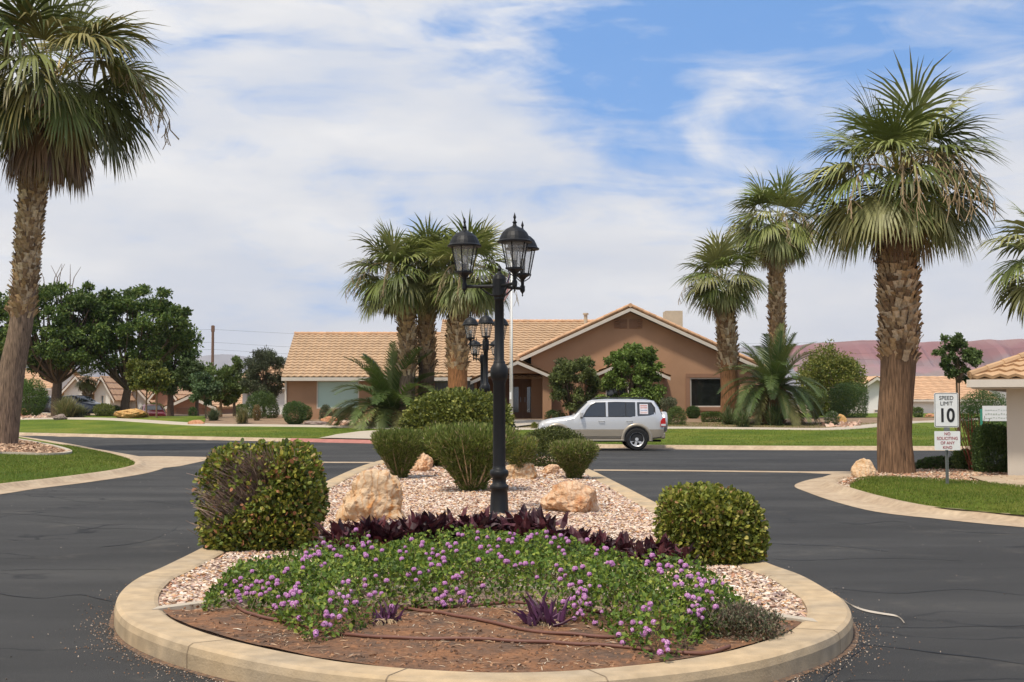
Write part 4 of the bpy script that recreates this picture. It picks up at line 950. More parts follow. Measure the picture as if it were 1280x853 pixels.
# three in front of the building
for k, (px, D, cx, cy, sd, y0, lb, bb) in enumerate(((509, 66, 497, 343, 21, 470, 'leftmost fan palm of the three in front of the clubhouse', .16), (533, 67, 536, 336, 22, 462, 'middle fan palm of the three in front of the clubhouse', .2), (572, 65, 584, 346, 23, 463, 'rightmost fan palm of the three, its lower trunk smooth orange-brown', .2))):
    g = gnd(px, D); tp = at(cx*.35+px*.65, cy+30, D); z = lambda y: at(px, y, D).z; w = (.42, .42, .5)[k]
    fan_palm(lb, g, [g, at(px, z_ := 470, D), at(px, 420, D), tp], [w, w*.98, w, w*.95, w*.8], (z(y0), z(380)), at(cx, cy, D), 2.65, 50, sd, .36, bare=((.15, .11, .075), (.16, .11, .07), (.27, .125, .05))[k], skirt=5, hang=.6, nleaf=28, stalks=4, emin=-26, skirtL=.7, dens=.9)
D = 67.5; g = gnd(911, D); fan_palm('fan palm at the right corner of the clubhouse', g, [g, at(912, 480, D), at(909, 430, D), at(905, 375, D)], [.5, .46, .48, .45, .4], (at(0, 462, D).z, at(0, 390, D).z), at(902, 350, D), 2.35, 46, 31, .36, bare=(.26, .13, .06), skirt=5, hang=.6, emin=-26, nleaf=28, stalks=3, skirtL=.8, dens=.9)
D = 73; g = gnd(972, D); fan_palm('slender taller fan palm rising behind the date palm', g, [g, at(972, 450, D), at(971, 380, D), at(970, 310, D)], [.42, .40, .40, .4, .36], (at(0, 470, D).z, at(0, 330, D).z), at(969, 280, D), 2.9, 52, 32, .36, skirt=12, hang=.65, emin=-30, nleaf=28, stalks=5, skirtL=.8, dens=.9)
D = 36; g = gnd(1326, D); fan_palm('fan palm half outside the picture at the right edge', (g.x, D, .1), [(g.x, D, .05), at(1326, 450, D), at(1322, 330, D)], [.4, .4, .38], (at(0, 520, D).z, at(0, 340, D).z), at(1318, 318, D), 1.95, 34, 33, .3, skirt=3, nleaf=24, stalks=1)
# small far palm among the left houses
D = 95; g = gnd(109, D); fan_palm('small far fan palm in front of the white houses', g, [g, at(109, 500, D), at(109, 480, D)], [.3, .28, .28], (at(0, 500, D).z, at(0, 482, D).z), at(110, 473, D), 1.1, 22, 34, .3, skirt=0, nleaf=14, stalks=0)

# ---- feather palms
LF = [(0, -.5, 0), (0, .5, 0), (.5, .45, -.05), (.5, -.45, -.05), (1, 0, -.2)]; LF_F = [(0, 1, 2, 3), (3, 2, 4)]
def feather_palm(lb, base, h0, Rr, n, seed, trunk_r, name='date_palm', cols=((.06, .10, .022), (.085, .125, .028), (.12, .15, .04)), emin=-25, cat='palm tree'):
    random.seed(seed); e = empty(name, base, lb, cat); b = Vector(base); m = M(); m.tube([b, b+Vector((0, 0, h0))], [trunk_r*1.1, trunk_r], 12, (.22, .14, .08)); m.build('trunk', BARK, e)
    m = M(); C = []; A = []; B = []; N = []; S = []; K = []
    z = 0
    while z < h0:
        for j in range(10): a = j*.628+z*9; m.raw([tuple(b+Vector((math.cos(a+o)*trunk_r*rr_, math.sin(a+o)*trunk_r*rr_, z+zz))) for o, rr_, zz in ((-.3, 1.02, 0), (.3, 1.02, 0), (.15, 1.35, .2), (-.15, 1.35, .2))], [(0, 1, 2, 3)], (.30, .17, .09))
        z += .14
    m.build('leaf_bases', BARK, e); m = M()
    for i in range(n):
        f = (i+.5)/n; el = R(84-(84-emin)*f)+random.gauss(0, .08); az = i*2.39996+random.gauss(0, .2); d = Vector((math.cos(az)*math.cos(el), math.sin(az)*math.cos(el), math.sin(el)))
        p = b+Vector((math.cos(az)*trunk_r*.5, math.sin(az)*trunk_r*.5, h0)); pts = [p]; L = Rr*random.uniform(.85, 1.1); ns = 22; tang = []
        for k in range(ns): tang.append(d.copy()); p = p+d*L/ns; pts.append(p); d = (d+Vector((0, 0, -.07-.03*f))).normalized()
        m.tube([tuple(q) for q in pts[::3]], [.02*(1-j/9) + .004 for j in range(len(pts[::3]))], 4, (.16, .17, .06), cap=False)
        cc = np.array(random.choice(cols))*random.uniform(.8, 1.2); 
        if f > .85: cc = cc*.6+np.array((.2, .15, .06))*.5
        for k in range(2, ns):
            t = k/ns; T = tang[k]; side = Vector((-math.sin(az), math.cos(az), 0)); up = side.cross(T).normalized(); up = up if up.z > 0 else -up
            ll = L*.19*math.sin(math.pi*min(1, .18+t*.80))**.7+.02
            for sgn in (-1, 1):
                for h in (0, .5):
                    a = (side*sgn*.8+T*.75+up*.35+Vector((random.gauss(0, .06),)*3)).normalized(); C.append(tuple(pts[k]+T*L/ns*h)); A.append(tuple(a)); N.append(tuple(up)); S.append((ll, .036*Rr/2.5, ll)); K.append(cc)
    C, A, N = np.array(C), np.array(A), np.array(N); B = nrmz(np.cross(N, A)); N = np.cross(A, B)
    m.inst(LF, LF_F, C, A, B, N, np.array(S), np.array(K)*(1+rng.uniform(-.12, .12, (len(K), 1)))); m.build('fronds', FROND, e); return e
D = 66.5; g = gnd(490, D); feather_palm('dark feathery date palm left of the three fan palms', g, .7, 3.9, 70, 51, .45, emin=8)
D = 65; g = gnd(966, D); feather_palm('wide arching date palm in front of the slender fan palm', g, 1.8, 3.15, 66, 52, .5, emin=-14)
# ---- yucca tufts and grasses
def tuft(lb, base, r, h, n, cols, name='grass_clump', W=.03, cat='plant', spread=1.1, group=None):
    e = empty(name, base, lb, cat, group); th = rng.uniform(0, 6.28, n); el = np.clip(rng.normal(1.57-spread*.45, spread*.4, n), .1, 1.5)
    A = nrmz(np.c_[np.cos(th)*np.cos(el), np.sin(th)*np.cos(el), np.sin(el)]); B = nrmz(np.cross(np.tile([.03, 0, 1.], (n, 1)), A)); N = np.cross(A, B); s = rng.uniform(.6, 1.1, n)
    L = np.hypot(np.cos(el)*r, np.sin(el)*h); m = M(); TV = [(0, -.5, 0), (0, .5, 0), (.55, .5, .06), (.55, -.5, .06), (1, 0, -.08)]
    m.inst(TV, [(0, 1, 2, 3), (3, 2, 4)], np.array(base)+np.c_[rng.normal(0, r*.12, (n, 2)), np.zeros(n)], A, B, N, np.c_[s*L, np.full(n, W), s*L], pal(cols, n, .2)); m.build('leaves', LEAF, e); return e
TG = [(.10, .15, .05), (.14, .19, .07), (.08, .12, .04), (.2, .2, .1)]
for px, py, r, h, lb in ((911, 531, .75, 1.0, 'spiky light green tuft left of the date palm trunk'), (928, 534, .9, .9, 'spiky green tuft in front of the curved wall end'), (968, 532, 1.1, 1.2, 'yucca-like tuft at the foot of the arching date palm')):
    tuft(lb, spot(px, py), r, h, 260, TG, W=.05, name='yucca')
tuft('tall straw-green grass clump beside the dark car', gnd(84, 82), 1.5, 1.5, 900, [(.22, .2, .08), (.15, .17, .06), (.3, .26, .12)], W=.04)
tuft('wide grey-green grass clump left of the dark car', gnd(99, 83), 1.2, .9, 500, [(.14, .16, .07), (.2, .2, .1)], W=.04)
tuft('round straw-coloured grass tuft on the left bed', spot(303, 530), .65, .95, 500, [(.2, .19, .08), (.28, .24, .1), (.14, .15, .06)], W=.035)
tuft('blue-green grass tuft near the sapling', spot(267, 526), .7, .8, 400, [(.10, .13, .07), (.13, .16, .08)], W=.035)
# ---- clipped and loose bushes of the far side: px, base py, width px, height px
def fbush(lb, px, py, w, h, palette, prof=BALL, D=None, n=3500, cat='bush', sq=2.0, L=None, **k):
    g = spot(px, py) if D is None else gnd(px, D); s = g.y/F; L = L or max(.06, 1.6*s)
    return bush(lb, cat, g, PR(prof, h*s), w*s/2, w*s/2*k.pop('dy', .9), n, L, L*.55, palette, None, rag=k.pop('rag', .09), sq=sq, stems=k.pop('stems', 4), **k)
GB = [(.07, .13, .02), (.10, .17, .025), (.05, .09, .018), (.13, .2, .04)]
fbush('round bright green bush beyond the leaning palm', 40, 519, 40, 46, GB, n=7000, D=86)
fbush('broad clipped dome bush left of the clubhouse', 327, 523, 42, 33, G_DARK+[(.08, .12, .03)], DOME, n=6000)
fbush('small dark round bush at the clubhouse corner', 368, 531, 30, 28, G_DARK, n=5000)
fbush('little bush tucked behind the dark round one', 382, 526, 16, 18, G_MID, n=1500)
fbush('orange-tinged thin shrub before the dome bush', 321, 526, 10, 19, [(.25, .14, .06), (.16, .15, .05)], n=700)
fbush('small green bush behind the sapling on the left bed', 242, 518, 10, 12, G_DARK, n=800, D=92)
fbush('low dark bush at the far left houses', 303, 517, 16, 14, G_MID, n=900, D=95)
fbush('light green bush in front of the white houses', 131, 521, 26, 16, [(.2, .2, .05), (.15, .17, .04), (.1, .13, .03)], n=2200, D=88)
fbush('dull green bush behind the light green one', 145, 516, 22, 14, G_MID, n=1500, D=96)
fbush('rounded green bush under the yellow-green saplings', 193, 519, 30, 22, G_MID, n=2500, D=100)
fbush('loose bush under the left end of the big window', 407, 527, 16, 20, G_GREY, DOME, n=1500)
fbush('loose low hedge under the big window', 434, 526, 38, 16, G_GREY, DOME, n=3000)
fbush('pale green bush at the foot of the sago palm', 478, 527, 26, 18, G_YEL, DOME, n=1500)
fbush('low bush at the door side of the entrance', 690, 527, 18, 12, G_DARK, DOME, n=1000, D=70)
fbush('tiny flowering bush left of the silver car', 668, 537, 8, 8, G_YEL, DOME, n=400)
fbush('green bush right behind the silver car', 845, 531, 26, 22, G_MID, DOME, n=2200)
fbush('taller loose shrub behind the car spare wheel', 836, 528, 22, 30, G_GREY, CONE, n=2000)
fbush('small round clipped bush under the dark window', 866.5, 523.5, 17, 15, G_DARK, n=2200)
fbush('small rectangular clipped hedge under the dark window', 890, 528, 26, 12, G_MID, BLOCK, n=2600, sq=5, dy=.4, cat='hedge')
fbush('dark clipped hedge block near the orange slab rock', 1060, 527, 44, 42, G_DARK, BLOCK, n=7500, sq=3.2, D=78, cat='hedge')
fbush('small round flowering bush left of the orange slab rock', 1040, 533, 18, 18, G_DARK+[(.3, .3, .25)], n=1600)
fbush('loose tall shrub between date palm and hedge', 1019, 524, 30, 36, G_MID, CONE, n=3000)
fbush('round yellow-green treetop bush behind the hedge', 1038, 522, 66, 82, [(.17, .19, .03), (.12, .16, .03), (.24, .23, .05)], n=14000, L=.17, D=88, rag=.3, lump=.2)
fbush('small bush right of the big palm across the lawn', 1148, 522, 13, 12, G_MID, n=900)
fbush('big round dark green bush behind the speed sign', 1228, 533, 60, 60, [(.05, .10, .025), (.07, .13, .03), (.09, .15, .04)], n=9000, D=52)
fbush('dark clipped oval hedge against the garage wall', 1240, 591, 50, 66, G_DARK, [(.6, .01), (.85, .12), (1, .4), (.98, .75), (.8, .93), (.45, .99), (0, 1)], D=27.2, n=14000, sq=2.6, L=.045, cat='hedge')
fbush('low dark leafy plants between palm trunk and sign', 1172, 592, 66, 22, G_DARK+[(.12, .10, .08)], DOME, D=28.8, n=5000, L=.05, rag=.2, dy=.35)
fbush('leafy plant right behind the sign post', 1204, 592, 30, 30, G_MID, CONE, D=28.4, n=2200, L=.06, rag=.25)
# red stemmed shrub behind the sign
g = gnd(1214, 28); g.z = .16; e = empty('ocotillo', g, 'tall thin red-stemmed shrub fanning up behind the sign', 'shrub'); m = M()
for k in range(16):
    a = random.uniform(-.32, .32); l = random.uniform(.9, 1.35); q = g+Vector((random.gauss(0, .04), random.gauss(0, .05), 0)); m.tube([q, q+Vector((a*l*.5, random.gauss(0, .05), l*.5)), q+Vector((a*l*1.1, random.gauss(0, .08), l))], [.014, .011, .005], 5, np.array((.30, .10, .06))*random.uniform(.6, 1.2), cap=False)
m.build('stems', BARK, e)
# ---- trees
def tree(lb, base, h, crown, trunk_h, trunk_r, ncl, nleaf, L, palette, name='tree', group=None, seed=1, clr=.22, W=.55, lean=(0, 0), barkcol=(.12, .085, .06), bare=0, gaps=.15, stemsN=1, cl_sd=.5):
    """crown = (rx, ry, zc, rz) around the trunk top"""
    random.seed(seed); b = Vector(base); e = empty(name, b, lb, 'tree', group); rx, ry, zc, rz = crown
    cs = []; 
    while len(cs) < ncl:
        v = Vector((random.gauss(0, 1), random.gauss(0, 1), random.gauss(0, 1))).normalized()*(random.uniform(.25, 1)**.5); k = 1+.28*mnoise.noise((v.x*2+seed, v.y*2, v.z*2))
        cs.append(b+Vector((v.x*rx*k+lean[0], v.y*ry*k+lean[1], zc+v.z*rz*k)))
    m = M(); th = b+Vector((lean[0]*.3, lean[1]*.3, trunk_h))
    for sidx in range(stemsN):
        off = Vector((random.gauss(0, trunk_r*2.2), random.gauss(0, trunk_r*2), 0)) if stemsN > 1 else Vector((0, 0, 0))
        m.tube([b+off+Vector((0, 0, -.1)), b+off+Vector((random.gauss(0, trunk_r*.3), 0, trunk_h*.5)), th+off*1.3], [trunk_r*1.25, trunk_r, trunk_r*.85], 9, barkcol)
    m.build('trunk', BARK, e); m = M()
    for c in cs[:min(ncl, 60)]:
        md = th.lerp(c, .5)+Vector((random.gauss(0, rx*.06), random.gauss(0, rx*.06), -rz*.10)); r0 = trunk_r*random.uniform(.3, .5)
        m.tube([th-Vector((0, 0, trunk_h*.12)), md, c], [r0, r0*.55, r0*.15], 5, barkcol, cap=False)
    for k in range(bare):
        a = random.uniform(-.6, .6); q = b+Vector((rx*random.uniform(-.3, .5), 0, zc+rz*.8)); m.tube([q-Vector((0, 0, rz*.5)), q+Vector((a, 0, rz*.25)), q+Vector((a*2, 0, rz*random.uniform(.4, .6)))], [.05, .03, .012], 4, (.22, .17, .14), cap=False)
    m.build('branches', BARK, e)
    C0 = np.array([tuple(c) for c in cs]); idx = rng.integers(0, ncl, nleaf); cr = np.array([random.uniform(.6, 1.3) for _ in cs])*clr*min(rx, rz)
    v = rvec(nleaf)*(rng.random((nleaf, 1))**.45); C = C0[idx]+v*cr[idx][:, None]*np.array([1.15, 1.15, .8])
    out = nrmz(C-np.array(b+Vector((0, 0, zc)))); A = nrmz(rvec(nleaf)+out*.5); B, Q = frames(A); Q = nrmz(Q*.8+v*.5+np.array([0, 0, .35])); B = nrmz(np.cross(Q, A)); Q = np.cross(A, B)
    tint = rng.uniform(.72, 1.25, ncl)[idx][:, None]; s = rng.uniform(.6, 1.3, nleaf)
    m = M(); m.inst(LEAF6, LEAF6_F, C, A, B, Q, np.c_[s*L, s*L*W, s*L], pal(palette, nleaf, .15)*tint); m.build('crown', LEAF, e); return e
def ftree(lb, px, D, py_top, w, ch, **k):
    g = gnd(px, D); s = D/F; ztop = at(px, py_top, D).z-g.z; rx = w*s/2; rz = ch*s/2
    return tree(lb, g, ztop, (rx, rx*.8, ztop-rz, rz), k.pop('th', max(.4, ztop-2*rz*.85)), **k)
GT = [(.075, .125, .022), (.11, .165, .03), (.16, .205, .045), (.05, .09, .018)]
ftree('big dark broadleaf tree behind the leaning palm', 73, 92, 350, 152, 116, trunk_r=.36, ncl=150, nleaf=25000, L=.27, palette=GT, seed=71, clr=.165, bare=7, th=2.6, name='broadleaf_tree')
ftree('big dark broadleaf tree with stepped outline left of the utility pole', 157, 94, 358, 142, 108, trunk_r=.32, ncl=140, nleaf=23000, L=.27, palette=GT, seed=72, clr=.165, th=2.4, name='broadleaf_tree', lean=(.8, 0))
ftree('dark tree crown cut by the left picture edge', -22, 95, 355, 100, 140, trunk_r=.35, ncl=60, nleaf=11000, L=.3, palette=GT, seed=73, clr=.28, name='broadleaf_tree')
ftree('lighter green tree behind the stepped dark tree', 214, 106, 413, 66, 75, trunk_r=.25, ncl=50, nleaf=9000, L=.32, palette=[(.07, .12, .03), (.09, .14, .035)], seed=74, clr=.3, name='broadleaf_tree')
for i, (px, lb) in enumerate(((172, 'left yellow-green sapling of the three on the lawn crest'), (184.5, 'middle yellow-green sapling of the three on the lawn crest'), (197, 'right yellow-green sapling of the three on the lawn crest'))):
    ftree(lb, px, 80-i*.6, 451+i % 2*2+(i == 2)*4, 32, 36, trunk_r=.05, ncl=22, nleaf=2600, L=.22, palette=[(.15, .17, .03), (.2, .2, .035), (.1, .13, .03)], seed=75+i, clr=.34, name='sapling', group='saplings on the left lawn', barkcol=(.2, .13, .08))
ftree('thin-leaved sapling on the left bed nearest the road', 258, 78, 467, 38, 38, trunk_r=.045, ncl=26, nleaf=2200, L=.22, palette=[(.08, .13, .05), (.11, .16, .06)], seed=81, clr=.3, name='sapling', barkcol=(.2, .14, .1))
ftree('sapling with pale trunk in front of the garage house', 277, 82, 458, 52, 46, trunk_r=.09, ncl=36, nleaf=4200, L=.24, palette=[(.09, .13, .03), (.12, .16, .04)], seed=82, clr=.28, name='sapling', barkcol=(.26, .17, .1))
ftree('taller sapling right of the utility pole', 294, 88, 449, 36, 50, trunk_r=.1, ncl=30, nleaf=2800, L=.24, palette=[(.10, .14, .04), (.13, .17, .05)], seed=83, clr=.27, name='sapling')
ftree('green tree left of the utility pole', 248, 100, 452, 44, 44, trunk_r=.14, ncl=30, nleaf=4000, L=.28, palette=[(.08, .12, .035), (.1, .14, .04)], seed=84, clr=.3, name='broadleaf_tree')
ftree('small dark red plum tree among the far houses', 219, 124, 476, 18, 26, trunk_r=.15, ncl=16, nleaf=1500, L=.3, palette=[(.05, .012, .018), (.07, .02, .025)], seed=85, clr=.4, name='plum_tree')
ftree('grey-green olive tree at the left end of the clubhouse', 331, 84, 430, 48, 78, trunk_r=.10, ncl=90, nleaf=16000, L=.17, palette=[(.10, .12, .06), (.13, .15, .08), (.07, .085, .04)], seed=86, clr=.30, name='olive_tree', W=.3)
ftree('dark airy tree in front of the gable, left of the pair', 719, 69.5, 440, 74, 82, trunk_r=.09, ncl=80, nleaf=13000, L=.16, palette=[(.12, .15, .04), (.16, .19, .055), (.08, .105, .03)], seed=87, clr=.17, name='shrub_tree', th=.5, stemsN=3)
ftree('fresher green tree in front of the gable, right of the pair', 793, 69, 430, 82, 92, trunk_r=.09, ncl=90, nleaf=15000, L=.19, palette=[(.13, .20, .035), (.18, .25, .05), (.09, .14, .025)], seed=88, clr=.17, name='shrub_tree', th=.5, stemsN=3)
ftree('small round-crowned tree behind the speed sign', 1198, 50, 419, 52, 60, trunk_r=.03, ncl=44, nleaf=6500, L=.13, palette=[(.07, .11, .03), (.10, .14, .04)], seed=89, clr=.2, name='broadleaf_tree', stemsN=3)
for px, D, lb in ((1115, 118, 'distant bush by the right houses'), (1135, 116, 'second distant bush by the right houses')): fbush(lb, px, 515, 16, 9, G_MID, n=500, D=D)
for k, (px, D, y, w) in enumerate(((10, 125, 462, 60), (350, 110, 474, 30), (225, 135, 470, 40), (310, 128, 470, 44))):
    ftree(('distant green tree at the far left', 'distant tree touching the clubhouse eave', 'distant tree beyond the brick house', 'distant tree beyond the garage house')[k], px, D, y, w, 38, trunk_r=.2, ncl=30, nleaf=3000, L=.35, palette=G_MID, seed=95+k, clr=.35, name='broadleaf_tree')
# ================================================================ BUILDINGS
TILE = mat('roof_tile', None, .85, .14, 1.5, .004, 40, det=6, spec=.15)
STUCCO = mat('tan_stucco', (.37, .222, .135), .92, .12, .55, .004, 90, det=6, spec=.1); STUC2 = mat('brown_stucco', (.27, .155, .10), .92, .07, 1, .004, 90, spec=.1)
CREAM = mat('cream_stucco', (.52, .47, .40), .92, .05, 1, .003, 90, spec=.1); WHITEW = mat('white_stucco', (.68, .67, .62), .9, .05, 1, .003, 90, spec=.1)
TRIM = mat('white_trim', (.56, .51, .44), .6, .06, 3); DTRIM = mat('brown_trim', (.22, .12, .08), .6, .06, 3)
def glass_mat(name, col, rough=.06, spec=.9): 
    return mat(name, col, rough, .12, .6, 0, spec=spec)
GL_DARK = glass_mat('dark_glass', (.012, .014, .013)); GL_GREEN = mat('painted_reflection_glass', (.38, .52, .45), .25, .05, .5, 0, spec=.8); GL_GREY = mat('curtained_glass', (.10, .11, .11), .15, .3, 3, 0, spec=.8, stretch=(6, 1, .3))  # GL_GREEN: the left window's greenish reflection is painted into its base colour
BRICK = mat('far_brick', (.36, .20, .14), .9, .12, 6, 0); BOOTH = mat('vent_beige', (.48, .40, .30), .9, .08, 3)
def tile_roof(name, e0, e1, r0, r1, parent, col=(.42, .285, .175), cw=.36, rh=.42, wave=.055, thick=.06):
    """tiled slope from eave e0-e1 up to ridge r0-r1: stepped courses with S-shaped waves, a solid body under them"""
    e0, e1, r0, r1 = map(Vector, (e0, e1, r0, r1)); m = M()
    U = (e1-e0); V0 = (r0-e0); nrm = U.cross(V0).normalized(); nrm = nrm if nrm.z > 0 else -nrm
    nc = max(2, int(V0.length/rh)); nu = max(3, int(U.length/cw))*4
    for j in range(nc):
        f0, f1 = j/nc, (j+1)/nc; rows = []
        for f, lift in ((f0, .0), (f0, .06), (f1+.02/nc, .012)):
            a = e0.lerp(r0, f); b_ = e1.lerp(r1, f); n = max(2, int(nu*max(.05, (b_-a).length/U.length))) if False else nu
            rows.append([tuple(a.lerp(b_, k/n)+nrm*(lift+wave*(.5+.5*math.cos(k/4*2*math.pi)))*(1 if True else 0)) for k in range(n+1)])
        V = [p for r_ in rows for p in r_]; nc_ = len(rows[0]); Fc = [(i*nc_+k, i*nc_+k+1, (i+1)*nc_+k+1, (i+1)*nc_+k) for i in range(2) for k in range(nc_-1)]
        per = np.repeat([random.uniform(.94, 1.04) for _ in range(nc_//4+1)], 4)[:nc_]; C = np.array(col)[None]*np.tile(per, 3)[:, None]; m.raw(V, Fc, C)
    V = [tuple(p) for p in (e0, e1, r1, r0)]+[tuple(p-nrm*thick*2) for p in (e0, e1, r1, r0)]
    m.raw(V, [(0, 1, 2, 3), (7, 6, 5, 4), (0, 4, 5, 1), (1, 5, 6, 2), (2, 6, 7, 3), (3, 7, 4, 0)], np.array(col)*.8)
    return m.build(name, TILE, parent)
def ridge_tiles(a, b, parent, col=(.56, .34, .2), r=.13):
    a, b = Vector(a), Vector(b); L = (b-a).length; n = int(L/.4); m = M()
    for k in range(n): m.tube([a.lerp(b, k/n), a.lerp(b, (k+1.12)/n)], [r, r*.82], 8, np.array(col)*random.uniform(.85, 1.12))
    return m.build('ridge_cap', TILE, parent)
def facade(m, x0, x1, z0, z1, y, holes, depth=.16, mi=0):
    xs = sorted({x0, x1}|{h[0] for h in holes}|{h[1] for h in holes}); zs = sorted({z0, z1}|{h[2] for h in holes}|{h[3] for h in holes})
    for i in range(len(xs)-1):
        for j in range(len(zs)-1):
            cx, cz = (xs[i]+xs[i+1])/2, (zs[j]+zs[j+1])/2
            if any(h[0] < cx < h[1] and h[2] < cz < h[3] for h in holes): continue
            m.raw([(xs[i], y, zs[j]), (xs[i+1], y, zs[j]), (xs[i+1], y, zs[j+1]), (xs[i], y, zs[j+1])], [(0, 1, 2, 3)], mi=mi)
    for a, b, c, d in holes:
        m.raw([(a, y, c), (b, y, c), (b, y, d), (a, y, d), (a, y+depth, c), (b, y+depth, c), (b, y+depth, d), (a, y+depth, d)], [(0, 4, 5, 1), (1, 5, 6, 2), (2, 6, 7, 3), (3, 7, 4, 0)], mi=mi)
def window(parent, x0, x1, z0, z1, y, gl, fr=TRIM, t=.07, mull=(), name='window'):
    m = M()
    for a, b, c, d in ((x0, x1, z0, z0+t), (x0, x1, z1-t, z1), (x0, x0+t, z0+t, z1-t), (x1-t, x1, z0+t, z1-t)): m.box(((a+b)/2, y, (c+d)/2), (b-a, .10, d-c))
    for u in mull: m.box((x0+(x1-x0)*u, y, (z0+z1)/2), (t*.8, .08, z1-z0-2*t))
    f = m.build(name, fr, parent); m = M(); m.box(((x0+x1)/2, y+.02, (z0+z1)/2), (x1-x0-2*t, .02, z1-z0-2*t)); m.build('pane', gl, f); return f
# ---- clubhouse
FY = 75.0; XX = lambda px, D=FY: at(px, 470, D).x; ZZ = lambda py, D=FY: at(640, py, D).z
def clubhouse():
    gz = .5; e = empty('clubhouse', (0, FY, .78), 'long tan stucco clubhouse with tiled roofs and a wide gable', 'building')
    xl, xm, xr = XX(357), XX(650), XX(952); eaveZ = ZZ(473); m = M()
    wl = (XX(396), XX(449), ZZ(511), ZZ(476)); wc = (XX(542), XX(594), ZZ(512), ZZ(473.5))
    facade(m, xl, XX(596), gz, eaveZ+.15, FY, [wl, wc])
    # recessed entrance
    ry = FY+1.6
    m.raw([(XX(596), FY, gz), (XX(596), ry, gz), (XX(596), ry, eaveZ+.2), (XX(596), FY, eaveZ+.2)], [(0, 1, 2, 3)])
    # left end and back, closed
    m.raw([(xl, FY, gz), (xl, FY+12, gz), (xl, FY+12, eaveZ), (xl, FY+6, ZZ(420, 81)-.12), (xl, FY, eaveZ)], [(0, 1, 2, 3, 4)])
    m.raw([(xl, FY+12, gz), (xr, FY+12, gz), (xr, FY+12, eaveZ), (xl, FY+12, eaveZ)], [(0, 1, 2, 3)])
    m.build('wall', STUCCO, e)
    window(e, *wl, FY+.06, GL_GREEN, TRIM); window(e, *wc, FY+.06, GL_GREY, DTRIM, mull=(.45,))
    # gable wing
    m = M(); gy = FY-.2; gx0, gx1 = XX(664), XX(950, gy); ww = (XX(862.5, gy), XX(918, gy), ZZ(509, gy), ZZ(472.5, gy))
    pk = at(787, 390, gy); slope = .455
    zr = lambda x: pk.z-abs(x-pk.x)*slope
    zb = min(zr(gx0), zr(gx1))-.02
    vent = (XX(768, gy), XX(803, gy), ZZ(411, gy), ZZ(399, gy))
    facade(m, gx0, gx1, gz, zb, gy, [ww])
    V = [(gx0, gy, zb), (gx1, gy, zb), (gx1, gy, zr(gx1)), (pk.x, gy, pk.z), (gx0, gy, zr(gx0))]; m.raw(V, [(0, 1, 2, 3, 4)])
    m.raw([(gx1, gy, gz), (gx1, gy+13, gz), (gx1, gy+13, zr(gx1)), (gx1, gy, zr(gx1))], [(0, 1, 2, 3)]); m.raw([(gx0, gy, gz), (gx0, gy+13, gz), (gx0, gy+13, zr(gx0)), (gx0, gy, zr(gx0))], [(0, 1, 2, 3)])
    m.build('gable_wall', STUCCO, e)
    w = window(e, *ww, gy+.06, GL_DARK, TRIM, mull=(.86,))
    m = M(); m.box(((ww[0]+ww[1])/2-.0, gy-.03, ww[3]+.13), (ww[1]-ww[0]+.5, .08, .22)); m.box((ww[0]-.14, gy-.03, (ww[2]+ww[3])/2), (.24, .08, ww[3]-ww[2])); m.box(((ww[0]+ww[1])/2, gy-.05, ww[2]-.12), (ww[1]-ww[0]+.5, .16, .2)); m.build('window_surround', STUC2, e)
    # curved buttress at the right end
    m = M(); bx = [(gx1, 3.3), (gx1+.35, 3.0), (gx1+.75, 1.9), (gx1+.3, .5), (gx1-.2, .5)]
    V = [(x, gy-.25, z) for x, z in [(gx1-.3, 3.3)]+bx]+[(x, gy+.25, z) for x, z in [(gx1-.3, 3.3)]+bx]; n = 6
    m.raw(V, [tuple(range(n)), tuple(range(2*n-1, n-1, -1))]+[(i, i+n, (i+1) % n+n, (i+1) % n) for i in range(n)]); m.build('buttress', STUCCO, e)
    # louvred gable vent
    m = M(); x0, x1, z0, z1 = vent; cx = (x0+x1)/2
    for a, b in ((x0, x0+.28), (x1-.28, x1)):
        for k in range(5): m.box(((a+b)/2, gy-.04, z0+.06+k*(z1-z0-.08)/4.5), (b-a, .07, .06), rx=.5)
    for a, b in ((x0+.30, cx-.06), (cx+.06, x1-.30)):
        m.box(((a+b)/2, gy-.02, (z0+z1)/2), (b-a, .04, z1-z0))
        for k in range(6): m.box(((a+b)/2, gy-.05, z0+.04+k*(z1-z0-.08)/5), (b-a, .03, .035), rx=.5)
    m.build('louvre_vent', STUC2, e)
    # roofs
    ov = .55; zE = lambda x: zr(x)+.20
    pkf = (pk.x, gy-ov, pk.z+.22); xl2, xr2 = at(650, 447, gy-ov).x-.1, gx1+.45
    for xe in (xl2, xr2): tile_roof('gable_roof', (xe, gy-ov, zE(xe)), (xe, gy+14, zE(xe)), pkf, (pk.x, gy+14, pk.z+.22), e)
    ridge_tiles((pk.x, gy-ov-.05, pk.z+.34), (pk.x, gy+14, pk.z+.34), e)
    for xe in (xl2, xr2): ridge_tiles((xe, gy-ov+.06, zE(xe)+.14), (pk.x, gy-ov+.06, pk.z+.36), e, r=.11)
    m = M()
    for xe, sg in ((xl2, 1), (xr2, -1)):
        a = Vector((xe, gy-ov-.02, zE(xe)-.02)); b = Vector((pk.x, gy-ov-.02, pk.z+.20)); dn = Vector((0, 0, -.20)); bk = Vector((0, .06, 0))
        V = [tuple(q) for q in (a, b, b+dn, a+dn, a+bk, b+bk, b+dn+bk, a+dn+bk)]; m.raw(V, [(0, 1, 2, 3), (4, 7, 6, 5), (0, 4, 5, 1), (3, 2, 6, 7), (0, 3, 7, 4), (1, 5, 6, 2)])
    m.build('bargeboard', TRIM, e)
    # left wing slopes: lower ridge at the left, higher one in the middle
    oe = .5; ey = FY-oe; ze = ZZ(472, ey)
